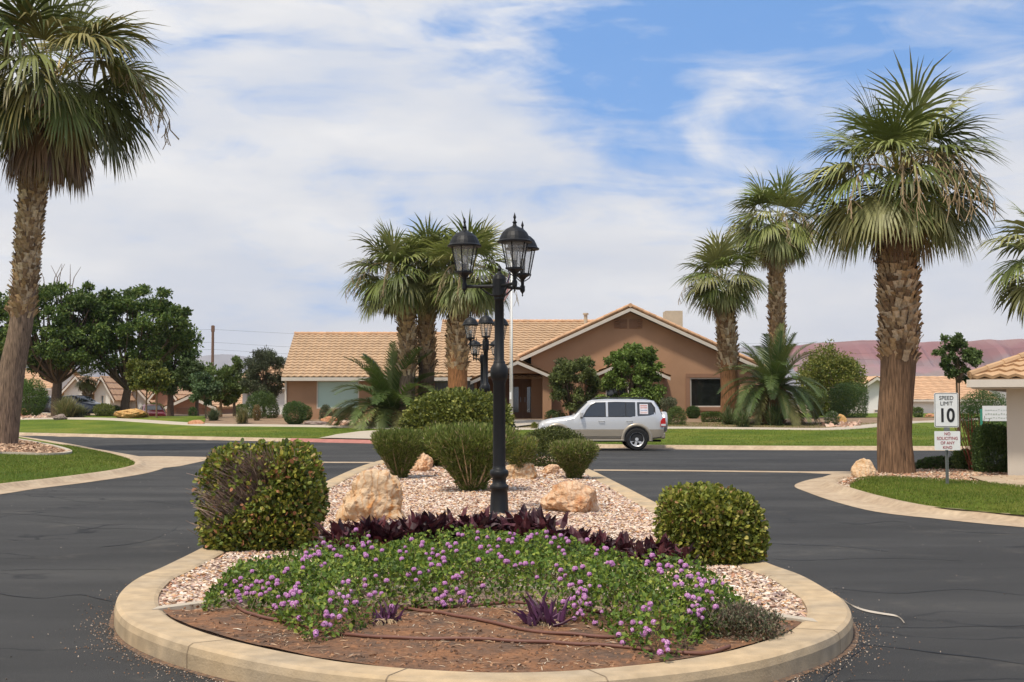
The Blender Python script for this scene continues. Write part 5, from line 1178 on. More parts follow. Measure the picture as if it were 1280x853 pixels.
    ridge1 = [at(368, 418.5, 81), at(560, 418.5, 81)]
    tile_roof('roof', (at(352, 472, ey).x, ey, ze), (XX(560), ey, ze), (ridge1[0].x, 81, ridge1[0].z), (XX(560), 81, ridge1[0].z), e)
    tile_roof('roof', (at(352, 472, ey).x, 87.5, ze), (XX(560), 87.5, ze), (ridge1[0].x, 81, ridge1[0].z), (XX(560), 81, ridge1[0].z), e)
    z2 = at(600, 403, 83.3).z; xa, xb = XX(543), XX(760)
    tile_roof('roof', (xa, ey+.02, ze+.02), (XX(700), ey+.02, ze+.02), (xa, 83.3, z2), (xb, 83.3, z2), e)
    tile_roof('roof', (xa, 92, ze), (xb, 92, ze), (xa, 83.3, z2), (xb, 83.3, z2), e)
    m = M(); m.raw([(xa, ey+.6, ze), (xa, 92, ze), (xa, 83.3, z2-.05)], [(0, 1, 2)]); m.build('end_wall', STUCCO, e)
    ridge_tiles((ridge1[0].x, 81, ridge1[0].z+.06), (xa, 81, ridge1[0].z+.06), e); ridge_tiles((xa, 83.3, z2+.06), (xb, 83.3, z2+.06), e)
    m = M(); m.box(((at(352, 472, ey).x+XX(590))/2, ey-.03, ze-.10), (XX(590)-at(352, 472, ey).x, .10, .20)); m.build('fascia', TRIM, e)
    m = M(); m.box(((at(352, 472, ey).x+XX(590))/2, ey+.3, ze-.17), (XX(590)-at(352, 472, ey).x, .6, .04)); m.build('soffit', TRIM, e)
    m = M(); m.box((xl+.03, FY-.07, (gz+ze)/2), (.10, .10, ze-gz-.1)); m.build('downpipe', TRIM, e)
    # porch gable
    py_ = 72.0; pp = at(647, 451, py_); pl, pr = at(588, 474, py_).x, at(694, 470, py_).x; sl = .43; zq = lambda x: pp.z-abs(x-pp.x)*sl
    for xe in (pl, pr): tile_roof('porch_roof', (xe, py_, zq(xe)), (xe, FY+2.4, zq(xe)), (pp.x, py_, pp.z), (pp.x, FY+2.4, pp.z), e)
    ridge_tiles((pp.x, py_, pp.z+.12), (pp.x, FY+2.4, pp.z+.12), e); 
    m = M()
    for xe in (pl, pr):
        a = Vector((xe, py_-.02, zq(xe)-.03)); b = Vector((pp.x, py_-.02, pp.z-.03)); dn = Vector((0, 0, -.17)); bk = Vector((0, .06, 0)); V = [tuple(q) for q in (a, b, b+dn, a+dn, a+bk, b+bk, b+dn+bk, a+dn+bk)]; m.raw(V, [(0, 1, 2, 3), (4, 7, 6, 5), (0, 4, 5, 1), (3, 2, 6, 7), (0, 3, 7, 4), (1, 5, 6, 2)])
    m.build('porch_bargeboard', TRIM, e)
    zb2 = ZZ(466.5, py_+.4); m = M(); hw0, hw1 = pl+.55, pr-.35
    V = [(hw0, py_+.4, zb2), (hw1, py_+.4, zb2), (hw1, py_+.4, max(zb2+.02, zq(hw1)-.1)), (pp.x, py_+.4, pp.z-.1), (hw0, py_+.4, max(zb2+.02, zq(hw0)-.1))]; m.raw(V, [(0, 1, 2, 3, 4)])
    m.raw([(hw0, py_+.4, zb2), (hw1, py_+.4, zb2), (hw1, FY+1.5, zb2), (hw0, FY+1.5, zb2)], [(0, 1, 2, 3)])
    m.box((XX(684, py_), py_+.55, (gz+zb2)/2), (.5, .36, zb2-gz)); m.box((XX(684, py_), FY+.2-.3, (gz+zb2)/2), (.3, 2.6, zb2-gz))
    m.build('porch_wall', STUCCO, e)
    m = M(); x0, x1 = XX(596), XX(700); dz0, dz1 = .82, ZZ(479, ry); d0, d1 = XX(632, ry), XX(675, ry)
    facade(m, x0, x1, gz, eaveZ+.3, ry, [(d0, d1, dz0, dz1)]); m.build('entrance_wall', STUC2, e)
    mid = (d0+d1)/2
    for a, b, s in ((d0+.02, mid-.01, 1), (mid+.01, d1-.02, -1)):
        m = M(); t = .24
        for p in (((a+b)/2, dz0+.16, b-a, .32), ((a+b)/2, dz1-.12, b-a, .24)): m.box((p[0], ry+.08, p[1]), (p[2], .06, p[3]))
        for cx in (a+t/2, b-t/2): m.box((cx, ry+.08, (dz0+dz1)/2+.04), (t, .06, dz1-dz0-.56))
        d = m.build('door', STUC2, e); m = M(); m.box(((a+b)/2, ry+.09, (dz0+dz1)/2+.04), (b-a-2*t, .02, dz1-dz0-.56)); m.build('pane', GL_DARK, d)
        m = M(); hx = b-.12 if s > 0 else a+.12; m.tube([(hx, ry+.01, 1.75), (hx, ry-.02, 1.8), (hx, ry-.02, 2.0), (hx, ry+.01, 2.05)], .018, 6, (.6, .6, .6)); m.build('handle', METAL, d)
    m = M(); m.box((XX(672, ry)-.9, ry+.05, 1.9), (.01, .01, .01)); 
    # small gabled bay behind the two trees
    bp = at(786, 449, 72.6); bl_, br_ = bp.x-2.5, at(838, 471, 72.6).x; zq2 = lambda x: bp.z-abs(x-bp.x)*sl
    for xe in (bl_, br_): tile_roof('bay_roof', (xe, 72.6, zq2(xe)), (xe, gy+.1, zq2(xe)), (bp.x, 72.6, bp.z), (bp.x, gy+.1, bp.z), e)
    m = M()
    for xe in (bl_, br_):
        a = Vector((xe, 72.58, zq2(xe)-.03)); b = Vector((bp.x, 72.58, bp.z-.03)); dn = Vector((0, 0, -.17)); bk = Vector((0, .06, 0)); V = [tuple(q) for q in (a, b, b+dn, a+dn, a+bk, b+bk, b+dn+bk, a+dn+bk)]; m.raw(V, [(0, 1, 2, 3), (4, 7, 6, 5), (0, 4, 5, 1), (3, 2, 6, 7), (0, 3, 7, 4), (1, 5, 6, 2)])
    m.build('bay_bargeboard', TRIM, e)
    m = M(); a, b = bl_+.4, br_-.4; hb = (bp.x-1.3, bp.x+1.3, 1.3, 2.9); facade(m, a, b, gz, zq2(a)-.12, 73.0, [hb]); m.raw([(a, 73, zq2(a)-.12), (b, 73, zq2(a)-.12), (bp.x, 73, bp.z-.12)], [(0, 1, 2)])
    for x in (a, b): m.raw([(x, 73, gz), (x, gy, gz), (x, gy, zq2(a)-.12), (x, 73, zq2(a)-.12)], [(0, 1, 2, 3)])
    m.build('bay_wall', STUCCO, e); window(e, *hb, 73.08, GL_DARK, TRIM, mull=(.5,))
    # rooftop: beige block, vent pipe, small vents
    c0 = at(841, 412, 86); m = M(); m.box((c0.x, 86, c0.z), (at(851, 400, 86).x-at(830, 400, 86).x, 1.6, 2.4)); m.box((at(827, 405, 86).x, 86, c0.z+.25), (.5, 1, .9)); m.build('rooftop_block', BOOTH, e)
    c0 = at(731, 403, 83); m = M(); m.tube([(c0.x, 82, c0.z-1), (c0.x, 82, at(731, 394, 83).z)], .12, 10); m.tube([(c0.x, 82, at(731, 395, 83).z), (c0.x, 82, at(731, 393, 83).z)], .19, 10); m.build('vent_pipe', BOOTH, e)
    # wall lanterns by the door
    m = M(); q = (XX(605, ry), ry-.1, 2.7); m.lathe([(.0, -.3), (.10, -.2), (.14, .1), (.16, .12), (0, .3)], 8, q); m.build('wall_lantern', TRIM, e)
METAL = mat('brushed_metal', (.5, .5, .5), .35, .05, 5, 0, metal=.8)
clubhouse()
# ---- simple houses: gable facing the viewer, or long side facing
def house(lb, x0, x1, y, z0, ze, zp, depth, wallm, roofcol, gable=True, name='house', feats=(), D2=None):
    e = empty(name, ((x0+x1)/2, y, z0), lb, 'house'); cx = (x0+x1)/2; m = M(); ov = .5
    if gable:
        m.raw([(x0, y, z0), (x1, y, z0), (x1, y, ze), (cx, y, zp), (x0, y, ze)], [(0, 1, 2, 3, 4)]); m.raw([(x0, y+depth, z0), (x1, y+depth, z0), (x1, y+depth, ze), (cx, y+depth, zp), (x0, y+depth, ze)], [(4, 3, 2, 1, 0)])
        for x in (x0, x1): m.raw([(x, y, z0), (x, y+depth, z0), (x, y+depth, ze), (x, y, ze)], [(0, 1, 2, 3)])
        m.build('wall', wallm, e); sl = (zp-ze)/(cx-x0)
        for sg in (-1, 1): xe = cx+sg*((x1-x0)/2+ov); tile_roof('roof', (xe, y-ov, ze-ov*sl+.12), (xe, y+depth+ov, ze-ov*sl+.12), (cx, y-ov, zp+.12), (cx, y+depth+ov, zp+.12), e, roofcol, 1.0, .5, .05)
        m = M()
        for sg in (-1, 1):
            xe = cx+sg*((x1-x0)/2+ov); a = Vector((xe, y-ov-.05, ze-ov*sl+.10)); b = Vector((cx, y-ov-.05, zp+.10)); dn = Vector((0, 0, -.25)); m.raw([tuple(q) for q in (a, b, b+dn, a+dn)]+[tuple(q+Vector((0, .05, 0))) for q in (a, b, b+dn, a+dn)], [(0, 1, 2, 3), (7, 6, 5, 4), (0, 4, 5, 1), (3, 2, 6, 7)])
        m.build('bargeboard', TRIM, e)
    else:
        for yy in (y, y+depth): m.raw([(x0, yy, z0), (x1, yy, z0), (x1, yy, ze), (x0, yy, ze)], [(0, 1, 2, 3)])
        for x in (x0, x1): m.raw([(x, y, z0), (x, y+depth, z0), (x, y+depth, ze), (x, y+depth/2, zp), (x, y, ze)], [(0, 1, 2, 3, 4)])
        m.build('wall', wallm, e); tile_roof('roof', (x0-ov, y-ov, ze), (x1+ov, y-ov, ze), (x0-ov, y+depth/2, zp+.1), (x1+ov, y+depth/2, zp+.1), e, roofcol, 1.0, .5, .05)
        tile_roof('roof', (x0-ov, y+depth+ov, ze), (x1+ov, y+depth+ov, ze), (x0-ov, y+depth/2, zp+.1), (x1+ov, y+depth/2, zp+.1), e, roofcol, 2.0, .8, .0); m = M(); m.box(((x0+x1)/2, y-ov-.03, ze-.08), (x1-x0+2*ov, .06, .2)); m.build('fascia', TRIM, e)
    for f in feats:
        kind, a, b, c, d = f
        if kind == 'w': window(e, a, b, c, d, y-.03, GL_GREY, TRIM, .08)
        if kind == 'g':
            m = M(); n = 4; h = (d-c)/n
            for k in range(n): m.box(((a+b)/2, y-.04, c+h*(k+.5)), (b-a, .08, h*.94))
            m.build('garage_door', DTRIM if wallm is BRICK else TRIM, e)
    return e
RC_ = (.52, .33, .20)
def px_house(lb, D, pxl, pxr, pye, pyp, wallm, gable, depth=10, feats=(), z0=.6, name='house'):
    x0, x1 = at(pxl, 500, D).x, at(pxr, 500, D).x; ze, zp = at(0, pye, D).z, at(0, pyp, D if gable else D+depth/2).z; Zf = lambda py: at(0, py, D).z; Xf = lambda px: at(px, 500, D).x
    return house(lb, x0, x1, D, z0, ze, zp, depth, wallm, RC_, gable, name, [(f[0], Xf(f[1]), Xf(f[2]), Zf(f[4]), Zf(f[3])) for f in feats])
px_house('long pale house with tan roof at the far left behind the trees', 128, -60, 60, 486, 462, WHITEW, False, 12)
px_house('white gabled house left of the small far palm', 120, 80, 112, 490, 472, WHITEW, True, 12, (('w', 98, 103, 494, 506),))
px_house('white house with a small gable just right of the small far palm', 114, 118, 138, 490, 472, WHITEW, True, 12, (('w', 126, 131, 494, 508),))
px_house('white gabled house behind the light green bush', 124, 137, 160, 492, 476, WHITEW, True, 12, (('w', 150, 154, 497, 507),))
px_house('low white house with tan roof behind the yellow boulder', 120, 158, 183, 498, 484, WHITEW, True, 12)
px_house('brown brick house with steep gable behind the saplings', 116, 194, 216, 492, 478, BRICK, True, 10)
px_house('brick garage house with a wide brown garage door', 113, 213, 265, 508, 496, BRICK, True, 13, (('g', 221, 256, 510.5, 517.5),), z0=.4)
px_house('wide tan-roofed house behind the garage house', 122, 214, 300, 508, 483, BRICK, False, 12)
px_house('white house beside the clubhouse left end', 105, 303, 362, 484, 458, WHITEW, False, 12, (('w', 308, 314, 492, 503),))
px_house('white gabled house to the right of the big palm trunk', 118, 1081, 1109, 482, 473, WHITEW, True, 12, (('w', 1092, 1102, 512, 516),), name='house')
px_house('long tan-roofed house behind the big palm trunk', 128, 1062, 1240, 500, 472, WHITEW, False, 14)
# ---- garage of the near house at the right
def near_house():
    D = 25.6; c = at(1258, 500, D); rot = R(-26); e = empty('near_house', (c.x, D, .15), 'cream stucco house corner with overhanging tiled hip roof at the right edge', 'house', rz=rot)
    ze = at(0, 473.5, D-.6).z-.15; L = 11; Dp = 9      # local axes: x along the front wall, y into the house, z from the slab
    def loc(m): 
        ca, sa = math.cos(rot), math.sin(rot)
        for i, v in enumerate(m.v): m.v[i] = np.c_[v[:, 0]*ca-v[:, 1]*sa+c.x, v[:, 0]*sa+v[:, 1]*ca+D, v[:, 2]+.15]
        return m
    W = lambda x, y, z: (x*math.cos(rot)-y*math.sin(rot)+c.x, x*math.sin(rot)+y*math.cos(rot)+D, z+.15)
    m = M(); zt = ze-.05; P = [(0, 0), (L, 0), (L, Dp), (0, Dp)]
    for i in range(4): (a, b), (a2, b2) = P[i], P[(i+1) % 4]; m.raw([(a, b, -.1), (a2, b2, -.1), (a2, b2, zt), (a, b, zt)], [(0, 1, 2, 3)])
    loc(m).build('wall', CREAM, e)
    o = .62; r = Dp/2; rz_ = ze+(r+o)*.42; col = (.48, .31, .175)
    tile_roof('roof', W(-o, -o, ze), W(L+o, -o, ze), W(r, r, rz_), W(L-r, r, rz_), e, col, .28, .36, .05)
    tile_roof('roof', W(-o, Dp+o, ze), W(L+o, Dp+o, ze), W(r, r, rz_), W(L-r, r, rz_), e, col, .28, .36, .05)
    tile_roof('roof', W(-o, Dp+o, ze), W(-o, -o, ze), W(r, r+.01, rz_), W(r, r, rz_), e, col, .28, .36, .05)
    tile_roof('roof', W(L+o, -o, ze), W(L+o, Dp+o, ze), W(L-r, r-.01, rz_), W(L-r, r, rz_), e, col, .28, .36, .05)
    ridge_tiles(W(-o, -o, ze+.08), W(r, r, rz_+.08), e, col, r=.08)
    m = M(); m.box((L/2, -o-.03, ze-.09), (L+2*o, .06, .15)); m.box((-o-.03, Dp/2, ze-.09), (.06, Dp+2*o, .15)); loc(m).build('fascia', TRIM, e)
    m = M(); m.box((L/2, Dp/2, ze-.18), (L+2*o-.05, Dp+2*o-.05, .03)); loc(m).build('soffit', CREAM, e)
near_house()

# ================================================================ LAMP POSTS
IRON = mat('black_iron', (.008, .0085, .0095), .5, .2, 8, .0015, 90, metal=.0, spec=.28); LGLASS = bpy.data.materials.new('lantern_glass'); LGLASS.use_nodes = True
def lg():
    t = LGLASS.node_tree; b = t.nodes['Principled BSDF']; b.inputs['Base Color'].default_value = (.62, .6, .55, 1); b.inputs['Roughness'].default_value = .2; b.inputs['Alpha'].default_value = .28
    b.inputs['Specular IOR Level'].default_value = .5
lg(); BULB = mat('bulb', (.7, .68, .6), .3)
def lantern(e, c, s=1.0):
    x, y, z = c    # z = bottom of the glass body
    m = M(); n = 6; r0, r1, h = .105*s, .175*s, .34*s
    for k in range(n):
        a = k*math.pi/3+.3; p0 = Vector((x+r0*math.cos(a), y+r0*math.sin(a), z)); p1 = Vector((x+r1*math.cos(a), y+r1*math.sin(a), z+h)); m.tube([p0, p1], .0085*s, 5)
    m.lathe([(r0*1.02, -.012), (r0*1.18, -.01), (r0*1.18, .012), (r0, .015)], n, (x, y, z), rot=.3); m.lathe([(r1*.98, -.01), (r1*1.12, -.005), (r1*1.12, .01), (r1, .02)], n, (x, y, z+h), rot=.3)
    m.lathe([(.0, -.30*s), (.012*s, -.28*s), (.006*s, -.265*s), (.02*s, -.235*s), (.028*s, -.21*s), (.018*s, -.19*s), (.024*s, -.10*s), (.03*s, -.07*s), (.055*s, -.04*s), (.10*s, -.012)], 12, (x, y, z))
    for k in range(3):
        a = k*2.094+.3; m.tube([(x+r0*1.1*math.cos(a), y+r0*1.1*math.sin(a), z-.005), (x+r0*.9*math.cos(a), y+r0*.9*math.sin(a), z-.05*s), (x+.03*math.cos(a), y+.03*math.sin(a), z-.09*s)], .007*s, 5)
    f = m.build('lantern', IRON, e)
    m = M(); m.lathe([(r1*1.0, -.012), (r1*1.28, -.004), (r1*1.30, .012), (r1*1.16, .03), (r1*1.08, .07), (r1*.92, .125), (r1*.66, .17), (r1*.32, .20), (.03, .212), (.02, .24), (.032, .26), (.016, .275), (.011, .30), (.02, .325), (.009, .36), (0, .39)], 24, (x, y, z+h), )
    for v in m.v: v[:, 2] = (v[:, 2]-(z+h))*s+z+h
    m.build('lantern_cap', IRON, f, smooth=False)
    m = M(); rr0, rr1 = r0*.93, r1*.93
    V = [(x+rr0*math.cos(k*math.pi/3+.3), y+rr0*math.sin(k*math.pi/3+.3), z+.01) for k in range(6)]+[(x+rr1*math.cos(k*math.pi/3+.3), y+rr1*math.sin(k*math.pi/3+.3), z+h-.01) for k in range(6)]
    m.raw(V, [(k, (k+1) % 6, (k+1) % 6+6, k+6) for k in range(6)]); m.build('glass', LGLASS, f)
    m = M(); m.lathe([(.026*s, .0), (.026*s, .10*s), (.0, .10*s)], 8, (x, y, z+.01), (.02, .02, .02)); m.build('socket', IRON, f); m = M(); m.lathe([(.014*s, 0), (.022*s, .03*s), (.026*s, .07*s), (.016*s, .10*s), (0, .115*s)], 8, (x, y, z+.115*s)); m.build('bulb', BULB, f, smooth=True)
def lamp_post(lb, x, y, z0, angles, H_=3.98, arm=.46):
    e = empty('street_lamp', (x, y, z0), lb, 'lamp post', 'black lamp posts along the axis of the island'); k = (H_)/3.98; m = M()
    prof = [(.14, 0), (.14, .05), (.122, .08), (.113, .30), (.106, .38), (.122, .40), (.122, .44), (.09, .47), (.09, .54), (.120, .58), (.125, .61), (.118, .65), (.088, .67), (.083, .72), (.080, 1.86), (.09, 1.88), (.09, 1.90), (.108, 1.93), (.120, 2.00), (.116, 2.07), (.09, 2.12), (.078, 2.14), (.078, 2.165), (.064, 2.18), (.060, 3.02), (.07, 3.03), (.07, 3.06), (.063, 3.07)]
    m.lathe([(r, z*k) for r, z in prof], 20, (x, y, z0)); 
    ob = m.build('pole', IRON, e, smooth=False)
    for p in ob.data.polygons: p.use_smooth = abs(p.normal.z) < .5
    m = M(); m.lathe([(.07, 3.06*k), (.088, 3.09*k), (.088, 3.32*k), (.07, 3.37*k), (.03, 3.40*k), (.018, 3.43*k), (.028, 3.46*k), (.014, 3.49*k), (.018, 3.48*k), (0, 3.54*k)], 16, (x, y, z0)); m.build('pole_head', IRON, e)
    for a in angles:
        a = R(a); dx, dy = math.cos(a)*arm, math.sin(a)*arm; za = z0+3.22*k; m = M(); m.tube([(x+dx*.1, y+dy*.1, za), (x+dx, y+dy, za)], .022, 8); m.tube([(x+dx*.12, y+dy*.12, za-.13), (x+dx*.3, y+dy*.3, za-.10), (x+dx*.55, y+dy*.55, za-.02)], .011, 6)
        m.lathe([(.022, -.05), (.034, -.03), (.034, .03), (.022, .05)], 10, (x+dx, y+dy, za)); m.build('arm', IRON, e); lantern(e, (x+dx, y+dy, za+.19), 1.0)
p = at(624, 640, 16.8); lamp_post('nearest and largest black lamp post on the island', p.x, 16.8, .13, (177, -64, 48), 3.74)
p = at(607, 560, 33.6); lamp_post('second black lamp post, behind the flat-topped shrub', p.x, 33.6, .13, (152, 272, 32), 3.76)
D = 51.6; p = gnd(602.5, D); lamp_post('farthest black lamp post, hidden mostly behind the second one', p.x, D, p.z, (118, 232, 2), 4.1, .52)
# ---- flag pole
D = 62.5; g = gnd(639.5, D); e = empty('flagpole', g, 'white flagpole in front of the clubhouse entrance', 'flagpole'); m = M(); zt = at(640, 327, D).z; m.tube([g, (g.x, D, zt)], [.075, .045], 12, (.7, .7, .68)); m.lathe([(.02, 0), (.09, .04), (.1, .1), (.07, .17), (0, .2)], 12, (g.x, D, zt)); m.lathe([(.16, 0), (.16, .06), (.08, .12)], 12, tuple(g)); PW = mat('pole_white', (.72, .71, .68), .4, .05, 2); m.build('pole', PW, e, smooth=True)
m = M(); m.tube([(g.x-.09, D-.05, g.z+1.2), (g.x-.09, D-.05, zt-.1)], .008, 4, (.6, .6, .58)); m.build('halyard', PW, e); m = M(); m.box((g.x-.05, D-.08, at(0, 495, D).z), (.10, .06, .35)); m.build('cleat_box', PW, e)
m = M(); rows = []; cols = []
FH = zt-.15; 
for j in range(15):
    t = j/14; r_ = []
    for i in range(13):
        u = i/12; fold = .10*math.sin(u*14+t*2)*(.3+u); xx_ = g.x-.06-u*.55*(.55+.45*t)+.06*math.sin(t*7+u*3); yy_ = D-.06+fold+.12*math.sin(u*9); zz_ = FH-t*1.25-u*(1.15-.2*t)
        r_.append((xx_, yy_, zz_)); s_ = int(t*13) % 2; cols.append((.50, .07, .07) if s_ == 0 else (.68, .64, .60))
        if u < .4 and t < .52: cols[-1] = (.035, .05, .16)
    rows.append(r_)
V = [p for r_ in rows for p in r_]; m.raw(V, [(i*13+k, i*13+k+1, (i+1)*13+k+1, (i+1)*13+k) for i in range(14) for k in range(12)], np.array(cols)); tag(m.build('flag', mat('flag_cloth', None, .8, .05, 5, trans=.3), smooth=True), 'limp red and white striped flag hanging from the white flagpole', 'flag')

# ================================================================ SIGNS
def text_obj(txt, size, loc, m, parent, rz=0, bold=0, ext=.002, xs=1.0, name='lettering', spacing=1.0):
    cu = bpy.data.curves.new('t', 'FONT'); cu.body = txt; cu.size = size; cu.align_x = 'CENTER'; cu.align_y = 'CENTER'; cu.extrude = ext; cu.offset = bold; cu.space_character = spacing
    ob = bpy.data.objects.new('t', cu); COL.objects.link(ob); bpy.context.view_layer.update(); me = bpy.data.meshes.new_from_object(ob.evaluated_get(bpy.context.evaluated_depsgraph_get())); bpy.data.objects.remove(ob)
    me.name = name; me.polygons.foreach_set('use_smooth', np.zeros(len(me.polygons), bool)); me.materials.clear(); me.materials.append(m); o = bpy.data.objects.new(name, me); COL.objects.link(o)
    Mx = Matrix.Translation(loc) @ Matrix.Rotation(rz, 4, 'Z') @ Matrix.Rotation(R(90), 4, 'X') @ Matrix.Diagonal((xs, 1, 1, 1))
    o.parent = parent; o.matrix_local = parent_matrix(parent).inverted() @ Mx; return o
SB = mat('sign_white', (.72, .72, .70), .5, .04, 6); BLK = mat('sign_black', (.02, .02, .02), .5, .05, 5); REDL = mat('sign_red', (.35, .04, .06), .5, .1, 5); STEEL = mat('galvanised_steel', (.20, .21, .20), .5, .15, 12, metal=.5); SBACK = mat('sign_grey', (.3, .3, .3), .5)
def plate(parent, cx, y, cz, w, h, mt, r=.03, t=.006, name='sign_plate'):
    m = M(); pts = []
    for sx, sz, a0 in ((1, 1, 0), (-1, 1, 90), (-1, -1, 180), (1, -1, 270)):
        for k in range(5): a = R(a0+k*22.5); pts.append((cx+sx*(w/2-r)+r*math.cos(a), cz+sz*(h/2-r)+r*math.sin(a)))
    n = len(pts); m.raw([(x, y-t, z) for x, z in pts]+[(x, y, z) for x, z in pts], [tuple(range(n)), tuple(range(2*n-1, n-1, -1))]+[(i, (i+1) % n, (i+1) % n+n, i+n) for i in range(n)]); return m.build(name, mt, parent)
D = 22.4; b = at(1184, 614, D); b.z = .17; e = empty('speed_sign', b, 'white speed limit 10 sign above a smaller red lettered plate on a steel post', 'road sign')
zt = at(1182, 491, D).z; m = M(); m.box((b.x, D, (.12+zt-.02)/2), (.035, .006, zt-.1)); m.box((b.x-.02, D-.012, (.12+zt-.02)/2), (.008, .03, zt-.1)); m.box((b.x+.02, D-.012, (.12+zt-.02)/2), (.008, .03, zt-.1)); m.box((b.x, D-.03, at(0, 537, D).z), (.10, .02, .06)); m.build('post', STEEL, e)
cA = at(1182, 512.8, D); cB = at(1183.3, 551, D); w1, h1 = 30.4/F*D, 43/F*D; w2, h2 = 32/F*D, 23.5/F*D
plate(e, cA.x, D-.034, cA.z, w1, h1, SB); plate(e, cA.x, D-.0405, cA.z, w1-.022, h1-.022, BLK, .022, .0015, 'sign_border'); plate(e, cA.x, D-.0425, cA.z, w1-.040, h1-.040, SB, .016, .0015, 'sign_face')
text_obj('SPEED', .098, (cA.x, D-.046, cA.z+h1*.345), BLK, e, bold=0, xs=.95); text_obj('LIMIT', .098, (cA.x, D-.046, cA.z+h1*.185), BLK, e, bold=0, xs=.95); text_obj('10', .33, (cA.x, D-.046, cA.z-h1*.17), BLK, e, bold=.008, xs=.88)
plate(e, cB.x, D-.034, cB.z, w2, h2, SB, .012)
for i, s_ in enumerate(('NO', 'SOLICITING', 'OF ANY', 'KIND')): text_obj(s_, .072, (cB.x, D-.043, cB.z+h2*(.36-.24*i)), REDL, e, bold=0, xs=.95)
# white board with faint lines behind the oval hedge
D = 46; c = at(1245, 517, D); e = empty('notice_board', (c.x, D, float(H(c.x, D))), 'white notice board with faint grey lines behind the clipped oval hedge', 'sign')
w, h = 34/F*D, 19/F*D; plate(e, c.x, D, c.z, w, h, SB, .02, .03); m = M(); 
for sx in (-1, 1): m.box((c.x+sx*(w/2+.03), D+.03, c.z/2), (.07, .07, c.z+h/2+.05))
m.build('post', mat('green_post', (.05, .25, .17), .6), e); m = M()
for k in range(3):
    for j in range(9): m.box((c.x-w*.38+j*w*.095, D-.034, c.z+h*.22-k*h*.26+.01*random.gauss(0, 1)), (w*random.uniform(.04, .08), .006, h*(.05, .10, .06)[k]))
m.build('faint_lettering', mat('faint_print', (.42, .46, .40), .7), e)
# utility pole
D = 150; g = gnd(266, D); g.z = .5; e = empty('utility_pole', g, 'tall brown wooden utility pole on the left horizon', 'utility pole'); m = M(); zt = at(266, 407, D).z; m.tube([g, (g.x, D, zt)], [.20, .15], 10, (.16, .10, .07)); m.build('pole', BARK, e); m = M(); m.box((g.x, D, zt-.4), (.36, .3, .7), (.16, .10, .07)); m.build('pole_cap', BARK, e)
for k, (py, sag) in enumerate(((412, 1.0), (428, 1.3), (437, 1.3))):
    m = M(); a = at(266, py, D); pts = [(a.x+t*90, D+t*25, a.z-4*sag*(t*(1-t))) for t in np.linspace(0, 1, 14)]; pts2 = [(a.x-t*110, D-t*12, a.z-4*sag*(t*(1-t))) for t in np.linspace(0, 1, 14)]; m.tube(pts, .011, 3, cap=False); m.tube(pts2, .011, 3, cap=False); m.build('wire', BLK, e)
D = 118; g = gnd(316.5, D); e = empty('antenna_mast', g, 'thin dark mast near the olive tree', 'mast'); m = M(); m.tube([g, (g.x, D, at(0, 437, D).z)], .05, 6); m.build('mast', IRON, e); m = M(); m.box((g.x, D, at(0, 441, D).z), (.7, .05, .05)); m.build('crossbar', IRON, e)

